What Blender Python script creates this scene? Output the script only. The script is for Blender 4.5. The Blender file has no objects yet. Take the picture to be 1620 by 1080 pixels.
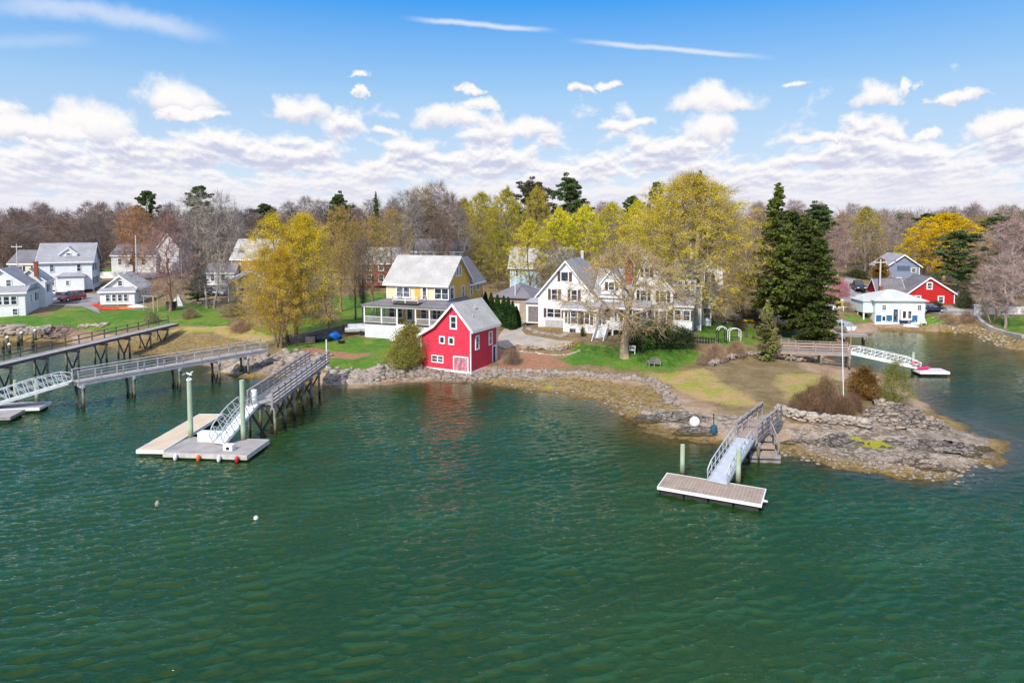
import bpy, math, random
import numpy as np
from mathutils import Vector, Matrix
from mathutils import noise as mnoise
random.seed(7); np.random.seed(7)
SC = bpy.context.scene; COL = SC.collection
R = math.radians
# ------------------------------------------------------------------ camera
CAMH = 18.0; TH = R(3.6); CT, ST = math.cos(TH), math.sin(TH); SHP = 195-1080*math.tan(TH)   # lens shift, px of a 1620 px frame
cam = bpy.data.cameras.new('camera'); cam.lens = 24; cam.sensor_width = 36; cam.clip_end = 9000; cam.clip_start = .5; cam.shift_y = -SHP/1620.0
co = bpy.data.objects.new('camera', cam); COL.objects.link(co)
co.location = (0, 0, CAMH); co.rotation_euler = (R(90)-TH, 0, 0); SC.camera = co
def ray(px, py):
    u = (px-810)/1080.0; v = (540-py-SHP)/1080.0
    return u, CT+v*ST, -ST+v*CT
def KC(x, y, z=0.0):
    """survey correction: first-survey coordinates (taken with a tilted lens) to final ones"""
    a = math.atan(195/1080.0); f = y*math.cos(a)-(z-CAMH)*math.sin(a); up = y*math.sin(a)+(z-CAMH)*math.cos(a)
    return at(810+1080*x/f, 540-1080*up/f, z)
def at(px, py, z=0.0):
    x, y, dz = ray(px, py); t = (z-CAMH)/dz
    return Vector((x*t, y*t, z))
def atY(px, py, Y):
    x, y, dz = ray(px, py); t = Y/y
    return Vector((x*t, Y, CAMH+dz*t))
def zY(py, Y): return atY(810, py, Y).z
def hx(*c):
    return tuple(((v/255.0+.055)/1.055)**2.4 if v > 10 else v/255.0/12.92 for v in c)
# ------------------------------------------------------------------ node helpers
class NT:
    def __init__(s, nt): s.nt = nt; s.n = nt.nodes; s.l = nt.links
    def N(s, t, **k):
        o = s.n.new(t)
        for a, b in k.items(): setattr(o, a, b)
        return o
    def put(s, sock, v):
        if hasattr(v, 'is_output') : s.l.new(v, sock)
        elif isinstance(v, (int, float)): 
            sock.default_value = v if not hasattr(sock.default_value, '__len__') else tuple([v]*len(sock.default_value))
        else:
            v = tuple(v)
            n = len(sock.default_value)
            if len(v) < n: v = v+(1,)*(n-len(v))
            sock.default_value = v[:n]
    def m(s, op, a, b=None, c=None, clamp=False):
        o = s.N('ShaderNodeMath', operation=op); o.use_clamp = clamp
        s.put(o.inputs[0], a)
        if b is not None: s.put(o.inputs[1], b)
        if c is not None: s.put(o.inputs[2], c)
        return o.outputs[0]
    def mr(s, v, a, b, c=0., d=1., smooth=True):
        o = s.N('ShaderNodeMapRange'); o.interpolation_type = 'SMOOTHSTEP' if smooth else 'LINEAR'
        s.put(o.inputs[0], v)
        for i, q in enumerate((a, b, c, d)): s.put(o.inputs[i+1], q)
        return o.outputs[0]
    def mix(s, f, a, b, blend='MIX'):
        o = s.N('ShaderNodeMix', data_type='RGBA', blend_type=blend); o.clamp_factor = True
        s.put(o.inputs[0], f); s.put(o.inputs[6], a); s.put(o.inputs[7], b)
        return o.outputs[2]
    def noise(s, vec, scale, detail=4, rough=.55, dist=0., out=0):
        o = s.N('ShaderNodeTexNoise'); s.put(o.inputs['Scale'], scale); s.put(o.inputs['Detail'], detail)
        s.put(o.inputs['Roughness'], rough); s.put(o.inputs['Distortion'], dist)
        if vec is not None: s.l.new(vec, o.inputs['Vector'])
        return o.outputs[out]
    def mapping(s, vec, scale=(1, 1, 1), rot=(0, 0, 0), loc=(0, 0, 0)):
        o = s.N('ShaderNodeMapping'); s.l.new(vec, o.inputs[0])
        o.inputs[1].default_value = loc; o.inputs[2].default_value = rot; o.inputs[3].default_value = scale
        return o.outputs[0]
    def obj(s): return s.N('ShaderNodeTexCoord').outputs['Object']
    def sep(s, v):
        o = s.N('ShaderNodeSeparateXYZ'); s.l.new(v, o.inputs[0]); return o.outputs
    def comb(s, x, y, z):
        o = s.N('ShaderNodeCombineXYZ'); s.put(o.inputs[0], x); s.put(o.inputs[1], y); s.put(o.inputs[2], z); return o.outputs[0]
    def bump(s, h, strength=.5, dist=.05, normal=None):
        o = s.N('ShaderNodeBump'); s.put(o.inputs['Strength'], strength); s.put(o.inputs['Distance'], dist)
        s.l.new(h, o.inputs['Height'])
        if normal is not None: s.l.new(normal, o.inputs['Normal'])
        return o.outputs[0]
def newmat(name):
    m = bpy.data.materials.new(name); m.use_nodes = True
    t = NT(m.node_tree); b = t.n['Principled BSDF']; b.inputs['Specular IOR Level'].default_value = .3
    return m, t, b
MATS = {}
def pm(name, c1, c2=None, scale=3., rough=.8, bump=0., bs=25., metal=0., stretch=(1, 1, 1), lines=None, spec=.3, blot=None, tide=False):
    """noise-mixed surface; lines=(axis, pitch, darkness) adds board or course lines"""
    m, t, b = newmat(name)
    v = t.obj(); vm = t.mapping(v, stretch)
    c2 = c2 or tuple(x*.8 for x in c1)
    f = t.mr(t.noise(vm, scale, 5, .6), .3, .7)
    col = t.mix(f, c1, c2)
    fine = t.noise(vm, bs, 4, .6)
    col = t.mix(t.mr(fine, .35, .75, 0, .35), col, tuple(x*.55 for x in c1))
    if blot:
        col = t.mix(t.mr(t.noise(v, blot[1], 4, .65), .52, .68, 0, blot[2]), col, blot[0])
    h = fine
    if lines:
        ax, pitch, dark = lines
        s = t.sep(v)[ax]
        fr = t.m('FRACT', t.m('DIVIDE', s, pitch))
        ln = t.m('LESS_THAN', fr, .13)
        col = t.mix(t.m('MULTIPLY', ln, dark), col, (0.01, .01, .01))
        # per board tint
        fl = t.m('FLOOR', t.m('DIVIDE', s, pitch))
        wn = t.N('ShaderNodeTexWhiteNoise', noise_dimensions='1D'); t.l.new(fl, wn.inputs['W'])
        col = t.mix(t.m('MULTIPLY', wn.outputs[0], dark*.55), col, tuple(x*.6 for x in c1))
        h = t.m('ADD', t.m('MULTIPLY', fine, .3), fr)
    if tide:   # weed and wet staining near the water line, by height above the water
        wz = t.sep(t.N('ShaderNodeNewGeometry').outputs['Position'])[2]; wz = t.m('ADD', wz, t.m('MULTIPLY', t.m('SUBTRACT', fine, .5), .7))
        col = t.mix(t.mr(wz, 1.35, .7, 0, .65), col, (.16, .13, .05)); col = t.mix(t.mr(wz, .75, .3), col, (.03, .03, .015))
    t.l.new(col, b.inputs['Base Color']); b.inputs['Roughness'].default_value = rough
    b.inputs['Metallic'].default_value = metal; b.inputs['Specular IOR Level'].default_value = spec
    if bump: t.l.new(t.bump(h, bump, .03), b.inputs['Normal'])
    MATS[name] = m
    return m
def rocky(name, c1, c2, stain=(.09, .075, .06)):
    m, t, b = newmat(name); v = t.N('ShaderNodeNewGeometry').outputs['Position']
    w = t.mapping(v, (.55, 1.5, 3.2), (.25, .1, R(22))); n1 = t.noise(w, .9, 6, .68, .8); n2 = t.noise(w, 4.5, 5, .7); n3 = t.noise(v, .6, 4, .6)
    def crack(vec, sc):
        o = t.N('ShaderNodeTexVoronoi', feature='DISTANCE_TO_EDGE'); o.inputs['Scale'].default_value = sc; d_ = t.N('ShaderNodeVectorMath', operation='ADD'); t.l.new(vec, d_.inputs[0]); nn = t.N('ShaderNodeTexNoise'); nn.inputs['Scale'].default_value = 1.7; nn.inputs['Detail'].default_value = 4; t.l.new(vec, nn.inputs['Vector']); t.l.new(nn.outputs['Color'], d_.inputs[1]); t.l.new(d_.outputs[0], o.inputs['Vector']); return t.mr(o.outputs['Distance'], 0, .09)
    k = t.m('MULTIPLY', crack(w, 1.1), t.mr(crack(w, 3.1), 0, 1, .45, 1.))
    col = t.mix(t.mr(n1, .38, .6), c1, c2); col = t.mix(t.mr(n2, .48, .66, 0, .7), col, tuple(x*.5 for x in c1)); col = t.mix(t.mr(n3, .5, .64, 0, .45), col, stain)
    col = t.mix(t.m('SUBTRACT', 1., k), col, (.07, .058, .05)); wz = t.sep(v)[2]; wz = t.m('ADD', wz, t.m('MULTIPLY', t.m('SUBTRACT', n2, .5), .5))
    col = t.mix(t.mr(wz, .55, .2), col, (.11, .08, .03)); t.l.new(col, b.inputs['Base Color']); b.inputs['Roughness'].default_value = .9
    t.l.new(t.bump(t.m('ADD', t.m('MULTIPLY', k, .6), t.m('ADD', n1, t.m('MULTIPLY', n2, .6))), 1., .22), b.inputs['Normal']); MATS[name] = m; return m
def siding(name, c, dirt=.25):
    return pm(name, c, tuple(x*.9 for x in c), 1.2, .6, .35, 14, lines=(2, .22, .26), blot=(tuple(x*.7 for x in c), .9, dirt))
def shingles(name, c, c2=None):
    m, t, b = newmat(name); v = t.obj()
    f = t.noise(v, .5, 5, .6); f2 = t.noise(t.mapping(v, (3, 3, 6)), 3.5, 3, .7)
    col = t.mix(t.mr(f, .35, .65), c, c2 or tuple(x*.8 for x in c))
    col = t.mix(t.mr(f2, .35, .7, 0, .5), col, tuple(x*.6 for x in c))
    fr = t.m('FRACT', t.m('DIVIDE', t.sep(v)[2], .24))
    st_ = t.noise(t.mapping(v, (1.6, 1.6, .12)), 2.2, 3, .6); col = t.mix(t.mr(st_, .5, .68, 0, .35), col, tuple(x*.5 for x in c))
    col = t.mix(t.m('MULTIPLY', t.m('LESS_THAN', fr, .22), .38), col, tuple(x*.4 for x in c))
    t.l.new(col, b.inputs['Base Color']); b.inputs['Roughness'].default_value = .85
    t.l.new(t.bump(t.m('ADD', f2, fr), .4, .03), b.inputs['Normal'])
    MATS[name] = m; return m
def objcol(name, base_mix=.0, rough=.8, var=.35, trans=0., vgrad=None):
    """material whose colour is the object's own colour, varied over the surface"""
    m, t, b = newmat(name)
    oi = t.N('ShaderNodeObjectInfo')
    v = t.obj(); s = t.noise(v, .45, 3, .6); fine = t.noise(v, 3.5, 2, .6)
    c = oi.outputs['Color']
    dark = t.mix(1., c, (1-var, 1-var, 1-var*.9), 'MULTIPLY')
    lite = t.mix(1., c, (1+var*.6, 1+var*.6, 1+var*.3), 'MULTIPLY')
    col = t.mix(t.mr(s, .35, .65), dark, lite)
    col = t.mix(t.mr(fine, .3, .7, 0, .6), col, t.mix(1., col, (.6, .6, .6), 'MULTIPLY'))
    t.l.new(col, b.inputs['Base Color']); b.inputs['Roughness'].default_value = rough; b.inputs['Specular IOR Level'].default_value = .15
    if trans:
        tr = t.N('ShaderNodeBsdfTranslucent'); t.l.new(col, tr.inputs[0])
        mx = t.N('ShaderNodeMixShader'); mx.inputs[0].default_value = trans
        t.l.new(b.outputs[0], mx.inputs[1]); t.l.new(tr.outputs[0], mx.inputs[2])
        t.l.new(mx.outputs[0], t.n['Material Output'].inputs[0])
    MATS[name] = m; return m
# ------------------------------------------------------------------ mesh helpers
def link(o, parent=None):
    COL.objects.link(o)
    if parent is not None: o.parent = parent
    return o
def tag(o, label=None, cat=None, group=None, kind=None):
    if label: o['label'] = label
    if cat: o['category'] = cat
    if group: o['group'] = group
    if kind: o['kind'] = kind
    return o
def thing(name, label, cat, loc=(0, 0, 0), rz=0., group=None, rot=None):
    o = bpy.data.objects.new(name, None); o.empty_display_size = .3
    COL.objects.link(o); o.location = loc; o.rotation_euler = rot or (0, 0, rz)
    return tag(o, label, cat, group)
class MB:
    def __init__(s): s.v = []; s.f = []
    def add(s, vs, fs):
        k = len(s.v); s.v += [tuple(p) for p in vs]; s.f += [tuple(i+k for i in f) for f in fs]; return s
    def box(s, x0, x1, y0, y1, z0, z1):
        return s.add([(x0, y0, z0), (x1, y0, z0), (x1, y1, z0), (x0, y1, z0), (x0, y0, z1), (x1, y0, z1), (x1, y1, z1), (x0, y1, z1)],
                     [(0, 3, 2, 1), (4, 5, 6, 7), (0, 1, 5, 4), (1, 2, 6, 5), (2, 3, 7, 6), (3, 0, 4, 7)])
    def beam(s, p0, p1, w=.1, h=.1, up=(0, 0, 1)):
        p0, p1 = Vector(p0), Vector(p1); d = (p1-p0).normalized(); up = Vector(up)
        if abs(d.dot(up)) > .98: up = Vector((1, 0, 0))
        a = d.cross(up).normalized()*w/2; b = a.cross(d).normalized()*h/2
        q = [p0-a-b, p0+a-b, p0+a+b, p0-a+b, p1-a-b, p1+a-b, p1+a+b, p1-a+b]
        return s.add(q, [(0, 1, 2, 3), (7, 6, 5, 4), (0, 4, 5, 1), (1, 5, 6, 2), (2, 6, 7, 3), (3, 7, 4, 0)])
    def tube(s, p0, p1, r0, r1=None, n=8, cap=True):
        r1 = r0 if r1 is None else r1
        p0, p1 = Vector(p0), Vector(p1); d = (p1-p0).normalized(); up = Vector((0, 0, 1)) if abs(d.z) < .95 else Vector((1, 0, 0))
        a = d.cross(up).normalized(); b = d.cross(a)
        vs = [p0+(a*math.cos(2*math.pi*i/n)+b*math.sin(2*math.pi*i/n))*r0 for i in range(n)] + \
             [p1+(a*math.cos(2*math.pi*i/n)+b*math.sin(2*math.pi*i/n))*r1 for i in range(n)]
        fs = [(i, (i+1) % n, n+(i+1) % n, n+i) for i in range(n)]
        if cap: fs += [tuple(range(n-1, -1, -1)), tuple(range(n, 2*n))]
        return s.add(vs, fs)
    def path(s, pts, r, n=6):
        for a, b in zip(pts, pts[1:]): s.tube(a, b, r, r, n)
        return s
    def prism(s, prof, a0, a1, axis='y'):
        """closed profile [(u,z)] swept along axis"""
        n = len(prof)
        def P(u, z, a): return (u, a, z) if axis == 'y' else (a, u, z)
        vs = [P(u, z, a0) for u, z in prof]+[P(u, z, a1) for u, z in prof]
        fs = [tuple(range(n)), tuple(range(2*n-1, n-1, -1))]+[(i, n+i, n+(i+1) % n, (i+1) % n) for i in range(n)]
        return s.add(vs, fs)
    def lathe(s, prof, c=(0, 0, 0), n=14):
        c = Vector(c); k = len(prof); vs = []
        for r, z in prof:
            for i in range(n): vs.append(c+Vector((r*math.cos(2*math.pi*i/n), r*math.sin(2*math.pi*i/n), z)))
        fs = [(j*n+i, j*n+(i+1) % n, (j+1)*n+(i+1) % n, (j+1)*n+i) for j in range(k-1) for i in range(n)]
        return s.add(vs, fs+[tuple(range(n-1, -1, -1)), tuple(range((k-1)*n, k*n))])
    def build(s, name, mat, parent=None, smooth=False, bevel=0.):
        me = bpy.data.meshes.new(name); me.from_pydata(s.v, [], s.f); me.update()
        import bmesh
        bm = bmesh.new(); bm.from_mesh(me); bmesh.ops.recalc_face_normals(bm, faces=bm.faces)
        if bevel: bmesh.ops.bevel(bm, geom=list(bm.edges), offset=bevel, segments=1, affect='EDGES')
        bm.to_mesh(me); bm.free()
        if smooth: me.polygons.foreach_set('use_smooth', [True]*len(me.polygons))
        me.materials.append(mat); o = bpy.data.objects.new(name, me)
        return link(o, parent)
def npmesh(name, V, F, mat, smooth=False):
    V = np.asarray(V, dtype=np.float32); F = np.asarray(F, dtype=np.int32)
    me = bpy.data.meshes.new(name); n, k = F.shape
    me.vertices.add(len(V)); me.vertices.foreach_set('co', V.ravel())
    me.loops.add(n*k); me.loops.foreach_set('vertex_index', F.ravel())
    me.polygons.add(n); me.polygons.foreach_set('loop_start', np.arange(0, n*k, k, dtype=np.int32))
    if smooth: me.polygons.foreach_set('use_smooth', np.ones(n, dtype=bool))
    me.materials.append(mat); me.update(); me.validate()
    return me
# ------------------------------------------------------------------ terrain height
LAND = [(0,502,2.2),(-250,505,2.4),(68,500,2.2),(0,520,1.6),(80,520,1.5),(0,534,.3),(80,534,.3),(67,466,2.9),(147,468,3.),(110,478,2.8),
(159,487,2.6),(226,487,2.6),(13,432,4.5),(200,415,6),(60,430,4.6),(290,482,2.9),(330,485,3),(200,520,1.6),(260,515,1.8),(125,522,1.4),
(100,532,.5),(170,536,.4),(240,530,.9),(300,522,1.5),(350,520,1.8),(420,540,1.3),(400,550,.6),(300,545,.4),(240,552,.25),(330,556,.25),
(280,440,4.5),(350,465,3.3),(380,470,3.2),(443,545,1.8),(463,542,1.9),(440,560,1.2),(480,572,.9),(400,572,.6),(360,578,.4),(420,590,.25),
(360,593,.1),(575,515,2.3),(577,532,2.2),(650,532,2.2),(505,538,2.),(540,545,1.9),(520,580,1.3),(600,580,1.3),(640,575,1.2),(560,597,.5),
(620,593,.5),(540,606,.2),(600,604,.15),(680,595,.35),(745,597,.3),(668,582,.8),(780,590,.6),(668,545,1.7),(620,500,2.5),(600,465,3.6),
(480,500,2.8),(700,500,2.6),(795,545,1.9),(815,520,2.3),(835,508,2.6),(855,513,3.),(800,500,2.7),(778,500,2.9),(905,541,2.3),(850,541,2.2),
(830,562,1.3),(880,568,1.3),(800,590,.6),(850,595,.5),(850,608,.25),(900,610,.3),(960,618,.3),(930,582,1.3),(985,560,2.3),(1040,552,2.4),
(1000,578,1.6),(1090,580,1.6),(1040,592,1.2),(950,600,.6),(1000,610,.6),(1020,630,.4),(935,545,2.3),(983,540,2.6),(1040,500,3.4),(1090,505,3.2),
(1110,535,2.4),(1150,550,2.),(1200,550,1.8),(1150,520,2.8),(1190,500,3.2),(1120,480,3.8),(1250,520,2.),(1245,545,1.2),(1285,540,.9),(1120,580,1.5),
(1130,620,1.1),(1200,600,1.2),(1270,600,1.1),(1180,575,1.2),(1250,570,.9),(1295,575,.4),(1220,645,1.3),(1150,645,.9),(1080,640,.7),(1050,660,.4),
(1110,680,.4),(1300,650,1.3),(1360,650,1.2),(1400,620,.9),(1430,640,.6),(1300,690,.5),(1250,700,.25),(1360,700,.4),(1430,670,.9),(1480,690,.5),
(1400,720,.3),(1470,735,.3),(1540,710,.2),(1500,755,.03),(1580,725,.04),
(1320,533,.4),(1335,520,.8),(1340,500,1.8),(1325,490,2.6),(1330,440,6),(1384,515,.5),(1459,515,.5),(1400,520,.2),(1470,521,.3),(1480,503,1.7),
(1440,485,2.8),(1494,480,3),(1470,497,2.4),(1510,515,.6),(1540,520,.5),(1550,500,2.2),(1620,530,1.6),(1700,545,1.4),(1620,497,2.7),(1600,545,.1),
(1560,535,.2),(1640,556,.2),(1410,446,5.5),(1560,480,3.4),(1620,470,4),(1515,488,3),(0,400,6),(400,410,6),(800,410,6),(1200,410,6),(1600,410,6),
(900,460,4),(807,462,4),(650,440,4.8),(1000,440,4.8),(1250,450,4.8),(-300,450,5),(1900,450,5),(1250,490,3.2),(1370,480,3.)]
WATER = [(80,546,-.3),(130,551,-.3),(170,560,-.4),(0,547,-.4),(0,600,-1.5),(100,650,-3),(230,580,-.8),(300,600,-1),(350,612,-.6),(430,612,-.5),
(500,624,-.7),(600,624,-.6),(700,618,-.45),(745,616,-.4),(800,625,-.4),(870,635,-.4),(930,650,-.35),(950,680,-.45),(1000,712,-.6),(700,660,-1.8),
(850,690,-2.4),(1100,745,-.9),(1200,750,-1.),(1300,765,-.8),(1400,780,-.7),(1500,795,-.8),(1600,765,-.6),(1640,700,-.5),(1570,662,-.6),(1500,630,-.8),
(1470,612,-.6),(1420,588,-1),(1360,572,-1),(1330,562,-.6),(1315,551,-.5),(1350,540,-.6),(1400,535,-.6),(1500,540,-1.2),(1600,600,-1.5),(1600,572,-.5),
(1560,557,-.4),(800,800,-4),(300,800,-4),(1300,900,-4),(800,1080,-5),(0,1080,-5),(1620,1080,-5),(-300,700,-3),(2000,800,-3),(1800,620,-1),(1440,545,-.9),(1540,548,-.6)]
SHORE = [(-60,539),(0,540),(80,540),(120,544),(165,552),(205,558),(240,567),(300,575),(325,590),(350,599),(420,601),(470,603),(510,611),(560,614),
(620,609),(700,604),(745,605),(800,614),(850,621),(900,625),(945,636),(985,655),(1030,683),(1080,700),(1130,705),(1190,712),(1250,722),(1320,740),
(1420,757),(1520,768),(1590,742),(1605,712),(1560,692),(1500,662),(1460,635),(1430,603),(1380,585),(1330,577),(1305,563),(1293,555),(1310,542),
(1335,530),(1400,525),(1440,529),(1475,526),(1500,526),(1545,537),(1585,551),(1640,560)]
_P = [at(*p) for p in LAND]+[at(*p) for p in WATER]+[at(px, py, 0) for px, py in SHORE]
_P += [Vector(p) for p in ((-170, 330, 7), (0, 330, 7.5), (170, 330, 7), (-170, 220, 6), (170, 220, 6))]
_P = np.array([tuple(p) for p in _P]); _K = _P[:, :2]
_D = np.hypot(_K[:, None, 0]-_K[None, :, 0], _K[:, None, 1]-_K[None, :, 1])
_n = len(_K); _A = np.zeros((_n+3, _n+3)); _A[:_n, :_n] = _D+np.eye(_n)*-.05
_A[:_n, _n] = 1; _A[:_n, _n+1:] = _K/100; _A[_n, :_n] = 1; _A[_n+1:, :_n] = (_K/100).T
_W = np.linalg.solve(_A, np.concatenate([_P[:, 2], [0, 0, 0]]))
def _vn(x, y, s, seed):   # smooth value noise on arrays
    x = x*s+seed*17.3; y = y*s+seed*9.1
    xi = np.floor(x).astype(np.int64); yi = np.floor(y).astype(np.int64); fx = x-xi; fy = y-yi
    fx = fx*fx*(3-2*fx); fy = fy*fy*(3-2*fy)
    def hsh(a, b):
        h = (a*374761393+b*668265263+seed*1274126177) & 0x7fffffff
        h = ((h ^ (h >> 13))*1274126177) & 0x7fffffff
        return ((h ^ (h >> 16)) & 0xffff)/65535.0
    return (hsh(xi, yi)*(1-fx)+hsh(xi+1, yi)*fx)*(1-fy)+(hsh(xi, yi+1)*(1-fx)+hsh(xi+1, yi+1)*fx)*fy-.5
def hmap(x, y, detail=True):
    x = np.atleast_1d(np.asarray(x, float)); y = np.atleast_1d(np.asarray(y, float))
    cx = np.clip(x, -190, 190); cy = np.clip(y, 20, 340); out = np.empty(len(x))
    for i in range(0, len(x), 20000):
        a, b = cx[i:i+20000], cy[i:i+20000]
        d = np.hypot(a[:, None]-_K[None, :, 0], b[:, None]-_K[None, :, 1])
        out[i:i+20000] = d@_W[:_n]+_W[_n]+(np.stack([a, b], 1)/100)@_W[_n+1:]
    if detail:
        sh = np.exp(-(out/.9)**2)*np.clip((140-y)/40, 0, 1)
        out = out+sh*(_vn(x, y, .35, 1)*.22+_vn(x, y, .9, 2)*.16+_vn(x, y, 2.1, 3)*.09)
        out = out+(_vn(x, y, .12, 4)*.25+_vn(x, y, .5, 5)*.08)*np.clip(out-1, 0, 1)
    out = np.minimum(out, 8.)
    return out
def hh(x, y): return float(hmap([x], [y])[0])
def GP(px, py):
    """where the sight line through a spot of the photograph meets the terrain"""
    x, y, dz = ray(px, py)
    zs = np.linspace(9, -1, 240); t = (zs-CAMH)/dz; t = t[t > 0]
    X, Y, Z = x*t, y*t, CAMH+dz*t
    h = np.maximum(hmap(X, Y), 0); k = np.argmax(h >= Z) if np.any(h >= Z) else len(t)-1
    return Vector((X[k], Y[k], h[k]))
def GV(px, py):
    p = GP(px, py); return (p.x, p.y)
# ------------------------------------------------------------------ terrain mesh and its ground-cover zones
def axis(lo, hi, step, far, grow=1.18):
    a = list(np.arange(lo, hi+.01, step)); d = step
    while a[-1] < far: d *= grow; a.append(a[-1]+d)
    d = step; b = [lo]
    while b[-1] > -far: d *= grow; b.append(b[-1]-d)
    return np.array(b[:0:-1]+a)
def sdist(X, Y, poly):
    """signed distance to polygon, positive inside"""
    P = np.array(poly); n = len(P); best = np.full(X.shape, 1e9); ins = np.zeros(X.shape, bool)
    for i in range(n):
        x0, y0 = P[i]; x1, y1 = P[(i+1) % n]; dx, dy = x1-x0, y1-y0; L = dx*dx+dy*dy+1e-9
        t = np.clip(((X-x0)*dx+(Y-y0)*dy)/L, 0, 1)
        best = np.minimum(best, np.hypot(X-x0-t*dx, Y-y0-t*dy))
        c = ((y0 > Y) != (y1 > Y)) & (X < dx*(Y-y0)/(dy if abs(dy) > 1e-9 else 1e-9)+x0); ins ^= c
    return np.where(ins, best, -best)
gx = axis(-75, 75, .5, 3500); gy = list(np.arange(36, 135, .5)); d = .5
while gy[-1] < 4000: d *= 1.06; gy.append(gy[-1]+d)
gy = np.array([-200, -100, -40, 0, 15, 25, 31]+gy)
GX, GY = np.meshgrid(gx, gy); X = GX.ravel(); Y = GY.ravel(); H = hmap(X, Y)
H = np.where((Y > 120) & (np.abs(X) > 190), H+0*X, H)
far = np.clip((Y-330)/600, 0, 1); H = H*(1-far)+14*far
nx, ny = len(gx), len(gy)
I = np.arange(nx*ny).reshape(ny, nx)
F = np.stack([I[:-1, :-1], I[:-1, 1:], I[1:, 1:], I[1:, :-1]], -1).reshape(-1, 4)
def zone(polys, soft=.8, w=1.):
    out = np.zeros(X.shape)
    near = Y < 300
    for p in polys:
        wp = [GV(*q) for q in p]; s = np.full(X.shape, -9.)
        s[near] = sdist(X[near], Y[near], wp)+_vn(X[near], Y[near], .55, 8)*1.2
        out = np.maximum(out, np.clip(s/soft*.5+.5, 0, 1))
    return out*w
lawn = zone([[(-80,500),(68,500),(120,484),(159,489),(230,489),(300,477),(345,490),(355,505),(400,512),(330,517),(285,514),(240,517),(180,524),(110,524),(78,521),(-80,521)],
 [(442,548),(463,545),(505,539),(560,533),(577,533),(650,532),(668,545),(668,562),(645,577),(600,584),(520,586),(516,575),(500,565)],
 [(520,470),(612,462),(615,500),(575,510),(540,512)], [(400,520),(440,510),(480,500),(545,512),(500,522),(430,532)],
 [(915,543),(985,548),(1090,552),(1113,562),(1105,577),(1060,588),(1000,586),(895,578),(880,570),(900,560)],
 [(1100,520),(1130,508),(1200,520),(1205,545),(1150,548),(1110,538)], [(1238,527),(1292,535),(1288,542),(1240,544)],
 [(1552,502),(1620,497),(1760,505),(1760,545),(1630,528),(1580,516)], [(1338,497),(1375,505),(1382,512),(1340,510)],
 [(140,430),(230,415),(240,425),(160,436)], [(335,440),(352,438),(356,446),(338,450)], [(1450,505),(1500,505),(1498,516),(1458,516)]])
drylawn = zone([[(1000,586),(1060,588),(1110,578),(1130,585),(1180,620),(1240,650),(1160,645),(1100,635),(1050,610)], [(1210,590),(1330,590),(1300,640),(1240,640)],
 [(440,548),(520,542),(560,560),(520,586),(440,575),(430,560)], [(240,530),(300,515),(440,515),(440,545),(330,528)]], 1.6, .8)
weed = zone([[(150,538),(215,534),(260,526),(330,528),(410,536),(425,546),(410,552),(330,560),(250,570),(205,562),(160,553)],
 [(745,600),(850,592),(950,603),(1030,612),(1075,645),(1130,690),(1250,705),(1330,705),(1400,690),(1480,650),(1570,680),(1640,705),(1620,760),(1500,790),(1380,775),(1250,760),(1080,740),(980,705),(930,655),(860,630),(790,618)],
 [(1385,515),(1475,515),(1480,528),(1395,526)], [(1475,518),(1545,505),(1640,536),(1640,566),(1560,552),(1520,535)], [(-80,528),(80,528),(110,536),(110,546),(-80,544)],
 [(330,590),(430,580),(500,590),(510,612),(430,608),(340,602)]], 1.4)
yel = zone([[(1338,690),(1380,692),(1422,700),(1418,710),(1370,706),(1338,700)], [(835,612),(870,609),(880,617),(850,620)]], .7)
dirt = zone([[(782,552),(815,550),(880,560),(905,578),(860,590),(795,592)], [(78,520),(112,523),(115,532),(82,530)], [(515,590),(560,582),(560,592),(520,604)], [(470,552),(500,548),(560,560),(600,556),(560,570),(490,566)]], 1.2, .9)
rockz = zone([[(1240,680),(1370,655),(1400,640),(1440,645),(1490,670),(1560,690),(1580,725),(1520,760),(1400,735),(1290,720)], [(1000,645),(1100,650),(1180,655),(1240,662),(1235,700),(1120,690),(1050,680)],
 [(515,588),(600,585),(668,578),(745,592),(850,585),(900,590),(900,600),(800,600),(700,603),(600,600),(560,612),(515,612)], [(335,578),(430,568),(500,574),(500,590),(400,592),(335,592)]], 1.2)
gme = npmesh('ground', np.stack([X, Y, H], 1), F, None, True) if False else None
m, t, b = newmat('ground_cover')
A1 = t.N('ShaderNodeAttribute', attribute_name='zones_a').outputs['Color']; A2 = t.N('ShaderNodeAttribute', attribute_name='zones_b').outputs['Color']
def rgb(s):
    o = t.N('ShaderNodeSeparateColor'); t.l.new(s, o.inputs[0]); return o.outputs
za, zb = rgb(A1), rgb(A2); v = t.obj(); z = t.sep(v)[2]
n0 = t.noise(v, .12, 5, .6); n1 = t.noise(v, .5, 6, .65); n2 = t.noise(v, 2.3, 5, .65); n3 = t.noise(v, 9, 4, .7)
base = t.mix(t.mr(n1, .35, .65), (.17, .115, .055), (.27, .19, .10)); base = t.mix(t.mr(n2, .45, .65, 0, .6), base, (.11, .11, .035)); base = t.mix(t.mr(n3, .5, .7, 0, .4), base, (.36, .27, .16))
grass = t.mix(t.mr(n1, .3, .7), (.055, .17, .012), (.12, .26, .02)); grass = t.mix(t.mr(n0, .45, .62, 0, .65), grass, (.24, .28, .04)); grass = t.mix(t.mr(n2, .35, .7, 0, .5), grass, (.05, .14, .012)); grass = t.mix(t.mr(n3, .5, .75, 0, .3), grass, (.15, .2, .05))
grass = t.mix(t.mr(t.noise(v, .25, 4, .6, 0), .58, .68, 0, .7), grass, (.34, .26, .10))
n4 = t.noise(v, 1.1, 6, .75); grass = t.mix(t.mr(n4, .5, .62, 0, .45), grass, (.20, .23, .05)); grass = t.mix(t.mr(t.noise(v, 22, 3, .7), .4, .65, 0, .4), grass, (.04, .10, .012))
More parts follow.
